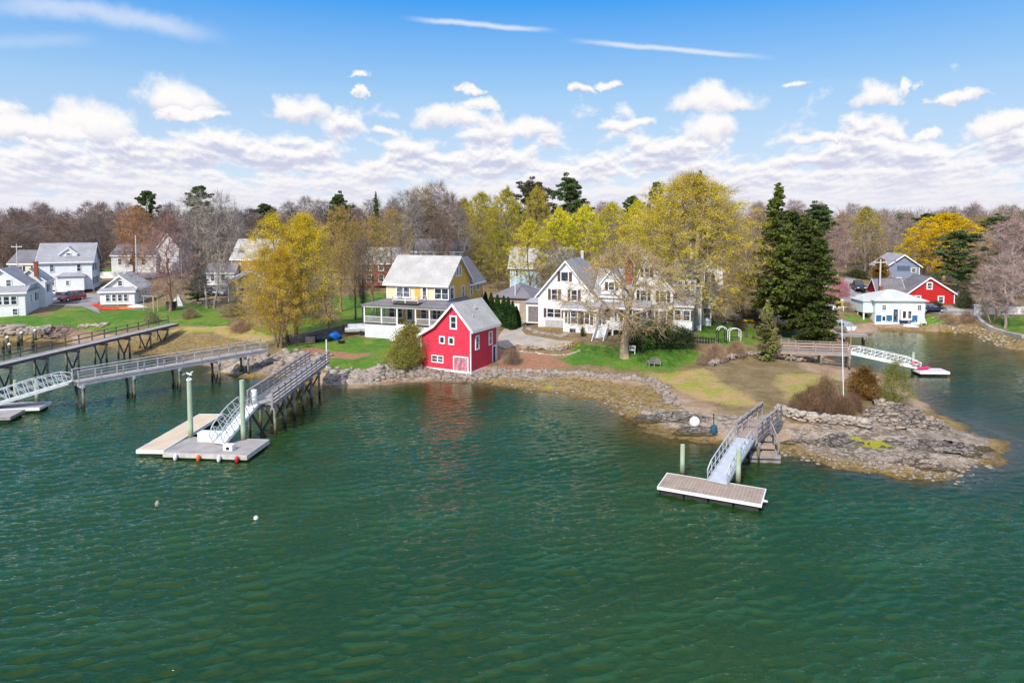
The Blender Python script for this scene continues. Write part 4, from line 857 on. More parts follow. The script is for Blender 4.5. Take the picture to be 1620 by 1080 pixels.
def chimney(root, x, y, z0, z1, w=.6, mat=BRICK):
    MB().box(x-w/2, x+w/2, y-w/2, y+w/2, z0, z1).box(x-w/2-.06, x+w/2+.06, y-w/2-.06, y+w/2+.06, z1-.25, z1-.05).build('chimney', mat, root)
def rail(root, pts, h=.95, post=1.5, bal=.18, mat=TRIM, name='railing', mids=()):
    mb = MB()
    for p, q in zip(pts, pts[1:]):
        p, q = Vector(p), Vector(q); L = (q-p).length; n = max(1, round(L/post)); H_ = Vector((0, 0, h))
        for i in range(n+1): c = p.lerp(q, i/n); mb.beam(c, c+H_*1.04, .1, .1)
        mb.beam(p+H_, q+H_, .09, .06)
        for m_ in mids: mb.beam(p+H_*m_, q+H_*m_, .04, .1)
        if bal:
            mb.beam(p+H_*.12, q+H_*.12, .05, .05); k = int(L/bal)
            for i in range(1, k): c = p.lerp(q, i/k); mb.beam(c+H_*.12, c+H_, .035, .035)
    return mb.build(name, mat, root)
def steps(root, x0, x1, ytop, ybot, ztop, zbot, mat=TRIM, n=7, name='steps'):
    mb = MB()
    for i in range(n):
        y0 = ytop+(ybot-ytop)*i/n; y1 = ytop+(ybot-ytop)*(i+1)/n; z = ztop-(ztop-zbot)*(i+.5)/n
        mb.box(x0, x1, min(y0, y1), max(y0, y1)-.004, z-.10, z)
        mb.box(x0+.02, x1-.02, max(y0, y1)-.05, max(y0, y1)-.006, z, z+(ztop-zbot)/n-.11)
    mb.beam((x0-.04, ytop, ztop-.15), (x0-.04, ybot, zbot-.05), .06, .3); mb.beam((x1+.04, ytop, ztop-.15), (x1+.04, ybot, zbot-.05), .06, .3)
    return mb.build(name, mat, root)
def place(px, py, z): return at(px, py, z)
# ------------------------------------------------------------------ RED BOATHOUSE (barn)
r = thing('red_boathouse', 'red clapboard boathouse with white trim at the water edge', 'boathouse', at(745, 592, .6), R(-28))
bw, bd = 6.75, 5.9; ap = -2.25
MB().prism([(-bw, .0), (0, 0), (0, 5.15), (ap, 7.65), (-4.75, 5.1), (-bw, 3.95)], 0, bd, 'y').build('wall', REDB, r)
prof = [(-bw-.35, 3.78), (-4.75, 5.12), (ap, 7.68), (.38, 4.80)]
rb = MB()
for p, q in zip(prof, prof[1:]): rb.prism([(p[0], p[1]), (q[0]+.002, q[1]), (q[0]+.002, q[1]+.2), (p[0], p[1]+.2)], -.35, bd+.35, 'y')
rb.build('roof', RLIGHT, r)
tb = MB()
for y0 in (-.40, bd+.353):
    for p, q in zip(prof, prof[1:]): tb.prism([(p[0], p[1]-.16), (q[0], q[1]-.16), (q[0], q[1]+.17), (p[0], p[1]+.17)], y0, y0+.046, 'y')
tb.box(-.07, .05, -.05, .07, .0, 5.05).box(-bw-.05, -bw+.09, -.05, .09, 0, 3.9).box(-.07, .05, bd-.09, bd+.05, 0, 5.05).box(-bw+.09, -.07, -.06, -.003, .0, .26).box(.003, .06, .07, bd-.09, 0, .26)
tb.box(.385, .44, -.35, bd+.35, 4.64, 4.97).box(-bw-.41, -bw-.355, -.35, bd+.35, 3.62, 3.95)
tb.build('trim', TRIM, r)
fF, fR_ = face((-bw, 0), (0, 0)), face((0, 0), (0, bd))
win(r, fF, bw+ap, 5.05, .62, 1.25, 1, 2, fr=.17); win(r, fF, 2.95, 3.25, .5, .62, 1, 1, fr=.14); win(r, fF, 4.2, 3.25, .5, .62, 1, 1, fr=.14)
win(r, fF, 2.3, .98, 1.45, .66, 1, 2, fr=.1, double=True)
win(r, fR_, 1.35, 2.7, .55, 1.35, 1, 2, fr=.15); win(r, fR_, 4.35, 2.75, .55, 1.35, 1, 2, fr=.15)
d = door(r, fF, 5.45, .02, 1.75, 1.75, REDDOOR, name='double_door', trim=TRIM); d2_ = MB(); fbox(d2_, fF, 5.43, 5.47, .02, 1.77, .031, .045); d2_.build('door_gap', DARK, d)
door(r, fR_, 5.2, .35, .6, 1.95, pm('navy_door', (.03, .04, .10)), trim=TRIM)
MB().tube((-1.3, 3.1, 7.0), (-1.3, 3.1, 7.45), .07).tube((-.7, 1.6, 6.2), (-.7, 1.6, 6.55), .06).build('vent_pipe', ALU, r)
for x, y in ((-.15, .15), (-.15, bd-.3), (-3.4, .2), (-bw+.2, .2)): MB().tube((x, y, -1.3), (x, y, .02), .15).build('piling', PILE, r)
MB().box(-bw+.1, -.1, .12, bd-.1, -.8, .0).build('foundation', STONE, r)
# ------------------------------------------------------------------ YELLOW HOUSE
r = thing('yellow_house', 'yellow farmhouse with pale grey roof and wrap porch behind the red boathouse', 'house', at(577, 532, 2.2), R(-19))
zf = 1.9
MB().box(0, 12, .05, 8.6, -.9, zf-.12).build('porch_skirt', siding('white_boards', (.78, .78, .80)), r)
MB().box(-.1, 12.1, -.08, 2.5, zf-.115, zf).build('porch_floor', BRWN, r)
gable(r, 2.0, 10.9, 2.5, 10.5, zf-.1, 7.15, 10.45, PALEY, RLIGHT, 'x', oh=.4)
# the right gable and rear wing read stronger yellow
MB().prism([(2.53, zf-.1), (10.47, zf-.1), (10.47, 7.1), (6.5, 10.38), (2.53, 7.1)], 10.9, 10.935, 'x').build('gable_wall', YELLOW, r)
MB().box(2.13, 9.9, 2.44, 2.497, zf, 4.3).box(6.3, 7.9, 2.45, 2.497, 4.8, 7.0).build('front_wall_panel', YELLOW, r)
gable(r, 5.6, 10.75, 10.52, 16.0, .4, 6.7, 9.9, YELLOW, RDARK, 'y', oh=.35)
fF, fR_, fW = face((2, 2.44), (10.9, 2.44)), face((10.935, 2.5), (10.935, 10.5)), face((10.75, 10.5), (10.75, 16))
win(r, fF, 2.55, 5.15, 1.9, 1.35, 1, 2, double=True); door(r, fF, 5.7, 4.75, .75, 1.95, glass=True); win(r, fF, 8.2, 5.15, 1.9, 1.35, 1, 2, double=True)
for s_ in (.8, 2.0, 5.6): win(r, fF, s_, 2.45, .75, 1.4, 1, 2)
door(r, fF, 3.5, 1.92, .9, 2.0, glass=True); win(r, fF, 7.5, 2.35, 1.2, 1.5, 1, 2, double=True)
win(r, fR_, 3.35, 8.0, .42, 1.15, 1, 1, fr=.14); win(r, fR_, 4.35, 8.0, .42, 1.15, 1, 1, fr=.14)
door(r, fR_, 1.6, 4.7, 1.1, 1.9, glass=True); win(r, fR_, 5.3, 4.9, .7, 1.45); win(r, fR_, 2.2, 2.3, .8, 1.4); win(r, fR_, 5.3, 2.3, .8, 1.4); win(r, fW, .8, 4.9, .55, 1.5); win(r, fW, 3.3, 5.3, .8, .9, 1, 1)
# hipped porch roof, posts, deck rails
vs = [(-.35, -.35, 4.35), (12.2, -.35, 4.35), (12.2, 8.8, 4.35), (-.35, 8.8, 4.35), (2.0, 2.45, 4.95), (10.95, 2.45, 4.95), (10.95, 8.8, 4.95), (2.0, 8.8, 4.95)]
MB().add([(x, y, z-.14) for x, y, z in vs]+vs, [(8, 9, 13, 12), (9, 10, 14, 13), (11, 8, 12, 15), (0, 1, 9, 8), (1, 2, 10, 9), (3, 0, 8, 11), (0, 4, 5, 1), (1, 5, 6, 2), (0, 3, 7, 4)]).build('porch_roof', RDARK, r)
MB().box(-.2, 12.05, -.2, -.05, 4.02, 4.2).box(-.2, -.05, -.05, 8.7, 4.02, 4.2).box(11.9, 12.05, -.05, 8.7, 4.02, 4.2).build('porch_beam', TRIM, r)
for x, y in ((0, 0), (2.6, 0), (4.9, 0), (7.6, 0), (9.6, 0), (11.9, 0), (0, 2.9), (0, 5.8), (11.9, 3.), (11.9, 6)): MB().box(x-.09, x+.09, y-.05, y+.13, zf, 4.05).build('porch_post', TRIM, r)
rail(r, [(0, .05, zf), (2.6, .05, zf), (4.8, .05, zf)], .85, 2.4, .15); rail(r, [(7.7, .05, zf), (9.7, .05, zf), (11.9, .05, zf)], .85, 2.2, .15); rail(r, [(0, .1, zf), (0, 2.9, zf)], .85, 2.9, .15)
steps(r, 4.95, 7.5, -.05, -1.9, zf, 0.0, TRIM, 8)
MB().box(4.2, 8.0, -.1, 2.3, 4.62, 4.74).build('balcony_floor', BRWN, r); rail(r, [(4.25, 2.2, 4.74), (4.25, .05, 4.74), (7.95, .05, 4.74), (7.95, 2.2, 4.74)], .8, 1.9, 0, mids=(.5,))
# ------------------------------------------------------------------ WHITE HOUSE
r = thing('white_house', 'large white gabled house with dark shutters and a raised deck beside the lawn tree', 'house', at(852, 511, 3.4), R(-20))
gable(r, 0, 7.8, 0, 9.5, -.9, 4.1, 8.7, WHITE, RMID, 'y', oh=.4)
fF = face((0, 0), (7.8, 0))
win(r, fF, 3.75, 6.0, .95, 1.2, 1, 1, shut=BRWN); win(r, fF, 2.3, 3.4, .75, 1.4, shut=BRWN); win(r, fF, 5.1, 3.4, .75, 1.4, shut=BRWN); win(r, fF, 2.25, .95, 1.9, 1.15, 1, 2, shut=BRWN, double=True)
lt = MB(); fbox(lt, fF, 1.0, 3.7, -.75, .55, .0, .06); lt.build('lattice_panel', LATT, r)
b_ = MB(); fbox(b_, fF, .05, 3.9, -1.3, -.78, .002, .08); b_.build('foundation', pm('dark_foundation', (.12, .11, .13)), r); win(r, fF, 2.5, -1.15, .6, .28, 1, 1)
# bay with basement door
MB().box(4.1, 8.6, -2.0, -.004, -2.2, 2.45).build('bay_wall', WHITE, r); fB = face((4.1, -2.0), (8.6, -2.0)); fBl = face((4.1, 0), (4.1, -2)); fBr = face((8.6, -2), (8.6, 0))
shed(r, 3.8, 9.0, -2.35, .0, 2.47, 3.2, RMID, name='bay_roof')
for s_ in (.5,): win(r, fB, .45, .55, .35, 1.7, 1, 1)
win(r, fB, 1.55, .55, .85, 1.7, 1, 2, shut=BRWN); win(r, fB, 3.3, .55, .6, 1.5, shut=BLACKW); door(r, fB, 1.35, -2.15, .85, 2.0, pm('slate_door', (.05, .06, .10)), glass=True)
# left screened porch
MB().box(-2.4, -.005, 1.6, 5.0, -.3, 2.6).build('side_porch_wall', WHITE, r); hip(r, -2.4, .1, 1.6, 5.0, 2.6, 3.5, RMID, name='side_porch_roof')
sc_ = MB(); fbox(sc_, face((-2.4, 1.6), (0, 1.6)), .35, 2.0, -.1, 2.1, .0, .03); sc_.build('screen', SCREEN, r); MB().box(-2.4, 0, 1.7, 4.9, -1.1, -.3).build('porch_base', DARK, r)
# right wing with cross roof and shed dormer
gable(r, 7.85, 12.2, 1.2, 8.2, -1.2, 4.2, 7.4, WHITE, RMID, 'x', oh=.3)
gable(r, 8.6, 11.4, 1.15, 6., 3.6, 5.9, 7.6, WHITE, RMID, 'y', oh=.2); win(r, face((8.6, 1.15), (11.4, 1.15)), 1.4, 4.9, .7, 1.0, shut=BLACKW)
fG = face((7.85, 1.2), (12.2, 1.2)); win(r, fG, 1.6, .7, .9, 1.7, 1, 1); win(r, fG, 3.2, .7, 1.1, 1.7, 1, 1, double=True)
chimney(r, 12.0, 3.0, 3, 9.9, .95); chimney(r, 4.1, 8.5, 8, 9.8, .35, ALU)
# deck
MB().box(8.65, 15.2, -2.4, 1.95, .05, .25).build('deck', TRIM, r)
shed(r, 8.5, 15.4, -.4, 1.95, 2.65, 3.4, RMID, name='deck_roof')
for x in (9.0, 11.1, 13.1, 15.0): MB().box(x-.08, x+.08, -.2, -.04, .25, 2.62).build('deck_column', TRIM, r)
for x, y in ((8.8, -2.3), (10.9, -2.3), (13.0, -2.3), (15.05, -2.3), (15.05, -.3), (15.05, 1.6), (12, -.3), (10, 0)): MB().box(x-.1, x+.1, y-.1, y+.1, -2.6, .05).build('deck_post', TRIM, r)
rail(r, [(10.6, -2.3, .25), (15.1, -2.3, .25), (15.1, 1.8, .25)], .95, 1.5, .16)
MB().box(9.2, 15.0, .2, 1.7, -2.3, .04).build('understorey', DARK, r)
# stair down to the lawn
steps(r, 9.0, 10.35, -2.45, -6.0, .2, -1.95, TRIM, 11, 'stair'); rail(r, [(8.95, -2.5, .2), (8.95, -5.95, -1.9)], .9, 1.2, .16, name='stair_railing'); rail(r, [(10.4, -2.5, .2), (10.4, -5.95, -1.9)], .9, 1.2, .16, name='stair_railing')
# ------------------------------------------------------------------ CREAM HOUSE behind it with garden wing
r = thing('cream_house', 'cream and grey rambling house half hidden by the lawn tree', 'house', at(852, 511, 3.4), R(-20))
gable(r, 12.6, 18.0, 2.6, 10, -1, 5.0, 9.3, CREAM, RMID, 'y', oh=.3, pos=.3); fF = face((12.6, 2.6), (18, 2.6))
win(r, fF, 1.9, 6.7, .6, 1.1, shut=BLACKW); win(r, fF, 1.5, 3.4, .8, 1.4, shut=BLACKW); win(r, fF, 4.1, 3.4, .8, 1.4, shut=BLACKW); win(r, fF, 1.6, .5, .9, 1.6, shut=BLACKW); win(r, fF, 4.1, .5, .9, 1.6, shut=BLACKW)
gable(r, 18.02, 21.5, 5., 10.0, -1, 5.8, 8.8, GREYS, RDARK, 'x', oh=.3); MB().box(18.3, 20.9, 4.2, 6.2, 3.8, 6.6).build('dormer_wall', GREYS, r); hip(r, 18.3, 20.9, 4.2, 6.2, 6.6, 7.5, RDARK, name='dormer_roof')
for s_ in (.5, 1.3, 2.1): win(r, face((18.3, 4.2), (20.9, 4.2)), s_, 5.0, .5, 1.05, fr=.08)
MB().box(18.02, 20.6, 2.0, 4.19, -1.2, 3.0).build('lower_wall', CREAM, r); shed(r, 17.9, 20.9, 1.7, 4.19, 3.0, 4.0, RMID, name='lower_roof')
for s_ in (.7, 1.85): win(r, face((18.02, 2.0), (20.6, 2.0)), s_, 1.1, .8, 1.3, shut=BRWN)
MB().box(18.3, 20.5, -.4, 1.99, -1.6, -.1).build('terrace_wall', LATT, r); rail(r, [(18.4, -.3, -.1), (20.4, -.3, -.1)], .9, 1.4, .16); chimney(r, 19.8, 8.5, 7, 9.8, .5, TRIM)
r = thing('sun_room', 'low white glazed garden room left of the red garden chair', 'sun room', KC(25.2, 97.0, 3.3), R(-18))
gable(r, 0, 3.2, 0, 3.2, -.5, 2.3, 3.2, TRIM, RWHITE, 'x', oh=.2)
for i in range(3): win(r, face((0, 0), (3.2, 0)), .55+i*1.04, .7, .85, 1.6, 1, 1, fr=.06)
# ------------------------------------------------------------------ other houses
r = thing('pale_blue_house', 'pale blue house with light roof under the round yellow-green tree', 'house', at(807, 462, 4), R(-10))
gable(r, 0, 11.3, 0, 7, -2, 4.9, 8.3, BLUEL, RLIGHT, 'x', oh=.4); fF = face((0, 0), (11.3, 0)); 
for s_, z in ((1.1, 3.0), (6.4, 2.9), (9.4, 2.9), (1.3, .2), (6.4, .0), (9.4, 0)): win(r, fF, s_, z, .85, 1.4)
win(r, face((11.3, 0), (11.3, 7)), 3.5, 5.3, .8, 1.2)
r = thing('stone_garage', 'low hip-roofed garage with tan stone walls behind the arborvitae row', 'garage', at(779, 500, 3), R(-20))
MB().box(0, 6.3, 0, 7.5, -.5, 2.9).build('wall', pm('tan_stonework', (.46, .36, .27), (.34, .27, .2), 1.5, .9, .4, 9), r); hip(r, 0, 6.3, 0, 7.5, 2.9, 4.9, RDARK, oh=.35, along='y'); d = MB().box(1.6, 4.4, -.05, -.003, -.4, 2.1).build('garage_door', TRIM, r)
win(r, face((6.3, 0), (6.3, 7.5)), 3.6, .9, .8, 1.1)
r = thing('white_house', 'big white three-storey house with a small roof dormer on the left', 'house', at(63, 467, 2.9), R(21))
MB().box(.25, 8.7, .15, 7.3, -.6, .95).build('brick_base', BRICKR, r)
gable(r, 0, 9., 0, 7.5, .9, 6.7, 9.9, WHITE, RMID, 'x', oh=.45); fF, fR_ = face((0, 0), (9, 0)), face((9, 0), (9, 7.5))
for s_, z in ((2.2, 4.6), (6.8, 4.6), (2.2, 1.9), (5.1, 1.9)): win(r, fF, s_, z, .62, 1.3)
for s_, z in ((2.0, 4.6), (4.4, 4.6), (1.5, 1.9), (3.0, 1.9), (5.3, 1.9)): win(r, fR_, s_, z, .62, 1.3, shut=BLACKW)
gable(r, 3.6, 6.3, .8, 3.2, 7.2, 8.1, 9.2, WHITE, RMID, 'y', oh=.25); win(r, face((3.6, .8), (6.3, .8)), 1.35, 7.75, .7, .35, 1, 1)
MB().box(3.4, 7.9, -1.6, -.004, .9, 3.6).build('porch_wall', WHITE, r); hip(r, 3.4, 7.9, -1.6, .1, 3.6, 4.35, RMID, name='porch_roof'); win(r, face((3.4, -1.6), (7.9, -1.6)), 1.7, 2.0, .5, .8)
MB().box(3.2, 7.6, -2.9, -1.6, .75, .9).build('landing', TRIM, r); rail(r, [(3.3, -2.8, .9), (7.5, -2.8, .9)], .9, 1.4, .17); steps(r, 1.9, 3.1, -2.0, -3.3, .8, -.3, TRIM, 6); MB().box(3.4, 7.4, -2.7, -1.7, -.5, .74).build('stone_base', pm('tan_masonry', (.42, .34, .26)), r)
door(r, fR_, .8, -.5, .9, 1.4); MB().box(-.06, .06, -.06, -.0, .9, 6.7).build('corner_board', TRIM, r)
r = thing('white_cottage', 'small white gabled cottage with a four-window porch and red boats beneath', 'house', at(158, 484, 2.6), R(11))
gable(r, -.0, 5.7, 1.6, 8.5, .25, 2.95, 5.1, WHITE, RLIGHT, 'y', oh=.4); win(r, face((0, 1.6), (5.7, 1.6)), 2.85, 3.4, .65, .8)
MB().box(0.05, 5.65, 0, 1.6, .2, 2.4).build('porch_wall', WHITE, r); shed(r, -.25, 5.95, -.35, 1.62, 2.45, 3.05, RMID)
for s_ in (1.35, 2.35, 3.3, 4.25): win(r, face((0, 0), (5.7, 0)), s_, .85, .6, 1.1, 1, 2, fr=.07)
for s_ in (2.4, 4.0, 5.6): win(r, face((5.7, 0), (5.7, 8.5)), s_, 1.0, .6, 1.2)
for x, y in ((.15, .2), (2.8, .2), (5.5, .2), (5.5, 4), (5.5, 8.2), (.2, 8.2)): MB().box(x-.1, x+.1, y-.1, y+.1, -.6, .22).build('stilt', TRIM, r)
r = thing('white_house', 'white gabled cottage with red chimney at the far left edge', 'house', at(41, 502, 2.0), R(21))
gable(r, -6.6, -.6, 1.8, 9, 0, 5.3, 7.7, WHITE, RMID, 'y', oh=.35); gable(r, -3.5, .9, 8, 12.5, .2, 5.3, 7.2, WHITE, RMID, 'y', oh=.3); MB().box(-9, 0, 0, 1.78, -.8, 4.0).build('porch_wall', WHITE, r); shed(r, -9.3, .35, -.35, 1.8, 4.02, 4.9, RMID)
MB().box(-.58, 0, 1.8, 8.9, -.4, 4.0).build('side_bay_wall', WHITE, r); MB().box(-.59, .15, 1.85, 9.1, 4.0, 4.12).build('side_bay_roof', RMID, r)
fF, fP, fR_ = face((-6.6, 1.8), (-.6, 1.8)), face((-9, 0), (0, 0)), face((0, 1.8), (0, 8.9))
win(r, fF, 2.3, 5.0, .6, 1.0); win(r, fF, 4.0, 5.0, .6, 1.0)
for s_ in (3.0, 4.6, 5.5, 6.5, 7.5): win(r, fP, s_, 2.2, .72, 1.25)
win(r, fP, 7.6, .5, .6, .95); win(r, fR_, 1.2, 2.2, .6, 1.2); win(r, fR_, 4.6, 2.2, .6, 1.2, shut=BLACKW); win(r, face((.9, 8), (.9, 12.5)), 2.0, 3.2, .6, 1.2, shut=BLACKW); chimney(r, -.2, 7.6, 6, 8.6, .55)
r = thing('yellow_house', 'small yellow house with dark shutters behind the big white house', 'house', KC(-106.5, 146, 3.9), 0.)
gable(r, -1, 9, 0, 7, 0, 4.6, 7.1, PALEY, RDARK, 'x', oh=.3); fF = face((-1, 0), (9, 0)); win(r, fF, 2.4, 2.7, .8, 1.2, shut=BLACKW); win(r, fF, 5.6, 2.7, .8, 1.2, shut=BLACKW); win(r, fF, 8, 2.7, .8, 1.2, shut=BLACKW)
r = thing('grey_shed', 'little blue-grey building at the far left edge', 'shed', KC(-92.5, 126, 3.0), 0.)
gable(r, -4, 2.2, 0, 4, 0, 3.9, 5.1, siding('pale_grey_boards', (.55, .58, .66)), RDARK, 'x', oh=.25)
r = thing('white_house', 'long low white house far behind the pale leafless trees', 'house', KC(-96.5, 165, 5.0), 0.)
gable(r, 0, 10.5, 0, 7, 0, 4.2, 6.6, siding('off_white_boards', (.74, .70, .66)), RDARK, 'x', oh=.3); [win(r, face((0, 0), (10.5, 0)), s_, 1.9, .8, 1.5) for s_ in (2, 4.8, 7.6)]
gable(r, 10.5, 15.5, 1.0, 8, 0, 6.0, 9.2, siding('off_white_gable', (.76, .73, .70)), RDARK, 'y', oh=.3); win(r, face((10.5, 1), (15.5, 1)), 2.5, 5.2, .7, 1.2); win(r, face((10.5, 1), (15.5, 1)), 2.5, 2.2, .7, 1.2)
r = thing('white_shed', 'small white outbuilding with dark roof right of the mauve tree', 'shed', KC(-63.5, 142, 4.3), 0.)
gable(r, 0, 5.5, 0, 4, 0, 2.6, 4.2, WHITE, RDARK, 'x', oh=.3); win(r, face((0, 0), (5.5, 0)), 3.4, .9, .7, 1.2); win(r, face((0, 0), (5.5, 0)), 1.2, .9, .7, 1.2)
r = thing('brown_house', 'orange-brown shingled house with light roof and skylight left of the yellow maple', 'house', KC(-59.5, 145, 4.4), R(-8))
gable(r, 0, 9, 0, 7, 0, 5.2, 9.0, siding('orange_shingle_wall', (.42, .20, .09)), RLIGHT, 'x', oh=.3); win(r, face((0, 0), (9, 0)), 1.6, 2.8, .9, 1.3); o = MB().box(1.1, 2.3, .9, 1.9, 6.35, 6.75).build('skylight', GLASS, r)
r = thing('tan_cottage', 'low tan cottage with white fascia left behind the yellow maple', 'house', KC(-51.2, 122.5, 3.3), R(20))
gable(r, 0, 7.5, 0, 7, -.2, 3.1, 5.2, siding('tan_cottage_wall', (.62, .50, .28)), RMID, 'y', oh=.4); win(r, face((0, 0), (7.5, 0)), 2.2, 1.0, 1., 1.2); win(r, face((0, 0), (7.5, 0)), 5.2, 1.0, 1., 1.2)
r = thing('brick_house', 'dull red house seen through the trees left of the yellow house', 'house', KC(-30.5, 138, 4.5), R(0))
gable(r, 0, 11, 0, 7, 0, 4.6, 7.4, siding('dull_red_wall', (.36, .09, .07)), RMID, 'x', oh=.3); [win(r, face((0, 0), (11, 0)), s_, z, .9, 1.3) for s_ in (1.6, 4, 6.6, 9.2) for z in (.9, 3.1)]
r = thing('grey_house', 'pale flat-fronted house with a white roof railing behind the yellow house roof', 'house', KC(-20.5, 137, 4.5), R(-4))
gable(r, 0, 10.5, 0, 7, 0, 7.0, 9.2, siding('pale_grey_wall', (.56, .53, .52)), RDARK, 'x', oh=.3); [win(r, face((0, 0), (10.5, 0)), s_, 4.6, .9, 1.4) for s_ in (1.4, 3.9, 6.4, 8.9)]
rail(r, [(0, -2.2, 6.0), (10.5, -2.2, 6.0)], .9, 1.3, 0, mids=(.5,)); MB().box(0, 10.5, -2.3, -.01, 5.8, 6.0).build('roof_deck', TRIM, r)
r = thing('cream_house', 'narrow cream house seen through the crown of the huge maple', 'house', KC(33.2, 118, 4.1), R(-5))
gable(r, 0, 3.2, 0, 5, 0, 5.0, 6.6, CREAM, RDARK, 'y', oh=.2); win(r, face((0, 0), (3.2, 0)), 1.6, 3.0, .7, 1.2)
r = thing('garden_shed', 'small pale blue-grey shed with white windows under the huge maple', 'shed', KC(33.4, 105, 3.7), R(-12))
gable(r, 0, 2.6, 0, 2.6, 0, 2.0, 3.0, siding('pale_shed_wall', (.5, .58, .62)), RMID, 'y', oh=.2); win(r, face((0, 0), (2.6, 0)), 1.3, .7, .8, 1.0)
# right bank
r = thing('teal_boathouse', 'pale mint cottage with blue lower panels at the edge of the inlet', 'boathouse', at(1384, 512, .7), R(-4))
MB().box(0, 7.8, 0, 6.8, 0, 1.75).build('lower_wall', TRIM, r); MB().box(-.05, 7.85, -.05, 6.85, 1.75, 3.75).build('wall', MINT, r)
hip(r, 0, 7.8, 0, 6.8, 3.75, 5.35, RWHITE, oh=.45); fF = face((0, -.05), (7.8, -.05))
for a, b_ in ((.15, 1.05), (1.65, 2.7), (5.5, 6.7)): 
    q = MB(); fbox(q, fF, a, b_, .35, 1.45, -.05, .0); q.build('blue_panel', TEAL, r)
q = MB(); fbox(q, fF, 3.85, 5.2, .1, .75, -.04, .01); q.build('blue_panel', TEAL, r)
MB().box(3.7, 5.4, -.9, -.06, .75, 2.6).build('entry_bay', TRIM, r); fE = face((3.7, -.9), (5.4, -.9)); win(r, fE, .45, 1.1, .5, 1.15, 1, 1); win(r, fE, 1.3, 1.1, .5, 1.15, 1, 1)
win(r, fF, 1.35, 2.35, .55, .75, 2, 2, fr=.08); win(r, fF, 6.9, 2.35, .55, .75, 2, 2, fr=.08); win(r, fF, 1.35, .5, .5, .75, 1, 1); door(r, fF, 3.2, .35, .75, 2.1, TEAL, glass=True)
for x in (.0, .0): pass
MB().box(-1.6, -.06, .8, 5.6, 1.7, 3.6).build('side_wall', MINT, r); 
for y in (1., 3.2, 5.4): MB().box(-1.5, -1.3, y-.1, y+.1, -.4, 1.7).build('stilt', TRIM, r)
hip(r, -1.6, .3, .8, 5.6, 3.55, 4.3, RWHITE, oh=.2, name='side_roof'); chimney(r, 3.2, 5.3, 4.6, 5.7, .5)
r = thing('red_cottage', 'bright red cottage with white windows behind the mint boathouse', 'house', at(1437, 480, 3), R(-10))
gable(r, 0, 7.4, 0, 6.5, -.6, 1.95, 4.6, REDH, RDARK, 'y', oh=.3, pos=.45); fF = face((0, 0), (7.4, 0))
win(r, fF, 3.3, 2.7, .65, .95, 1, 2, fr=.17); win(r, fF, 1.5, .35, .7, .95, 1, 2, fr=.17); win(r, fF, 5.2, .35, .7, .95, 1, 2, fr=.17)
gable(r, -4.5, -.02, 1.5, 7., -.3, 1.5, 3.9, REDH, RDARK, 'x', oh=.25)
r = thing('blue_grey_house', 'blue-grey house with a white edged gable below the golden maple', 'house', at(1403, 446, 5.5), R(-6))
gable(r, 0, 6.0, 0, 7, -.5, 3.2, 5.3, BGREY, RMID, 'y', oh=.4); fF = face((0, 0), (6, 0)); win(r, fF, 4.9, 2.0, .7, .7); win(r, fF, 4.9, .0, .7, .7); win(r, fF, 2.2, .0, .7, .8); q = MB(); fbox(q, fF, 1.8, 4.2, 2.2, 3.2, -.01, .03); q.build('balcony_recess', pm('slate_recess', (.12, .15, .22)), r)
# ------------------------------------------------------------------ docks, gangways, floats
def orient(root, p0, p1):
    d = Vector(p1)-Vector(p0); root.location = p0
    root.rotation_euler = (0, -math.atan2(d.z, math.hypot(d.x, d.y)), math.atan2(d.y, d.x)); return d.length
def pier(label, p0, p1, W_, z, bents, rails=('L', 'R'), mids=(.45,), post=2., deckm=WOODG, railm=WOODP, brace=True, depth=2.6, group=None, bh=None, ph=1.05, boards=False, raw=False):
    """deck from p0 to p1 (x,y); local x along, y to the left; W_ wide"""
    if not raw: p0, p1 = KC(p0[0], p0[1], z), KC(p1[0], p1[1], z)
    r = thing('pier', label, 'pier', (p0[0], p0[1], z), math.atan2(p1[1]-p0[1], p1[0]-p0[0]), group); L = math.hypot(p1[0]-p0[0], p1[1]-p0[1]); h = W_/2
    MB().box(0, L, -h, h, -.06, .0).build('deck', deckm, r); MB().box(0, L, -h+.02, -h+.14, -.34, -.062).box(0, L, h-.14, h-.02, -.34, -.062).box(0, L, -.06, .06, -.34, -.062).build('stringer', railm, r)
    for s in rails:
        y = h-.06 if s == 'L' else -h+.06; m_ = MB(); n = max(1, round(L/post))
        for i in range(n+1): x = .08+(L-.16)*i/n; m_.box(x-.05, x+.05, y-.05, y+.05, -.3, ph)
        m_.box(0, L, y-.09, y+.09, ph+.002, ph+.05)
        for q in mids: m_.box(0, L, y-.052-.03 if s == 'R' else y+.052, y-.052 if s == 'R' else y+.052+.03, ph*q-.07, ph*q+.07)
        m_.build('railing', railm, r)
    for x in bents:
        gp = Matrix.Rotation(r.rotation_euler.z, 4, 'Z')@Vector((x, 0, 0))+r.location; gz = min(0, hh(gp.x, gp.y))-.5-z if True else 0
        gz = max(gz, -z-depth)
        for y in (-h+.05, h-.05):
            MB().tube((x, y*1.08, gz), (x, y, -.36), .125, .12, 8).build('piling', PILED, r)
        MB().box(x-.1, x+.1, -h-.15, h+.15, -.62, -.345).build('bent_cap', railm, r)
        if brace: MB().beam((x+.17, -h+.05, -.6), (x+.17, h*.25, -z+.0), .07, .17).beam((x-.17, h-.05, -.6), (x-.17, -h*.25, -z+.0), .07, .17).build('cross_brace', WOODD, r)
    return r
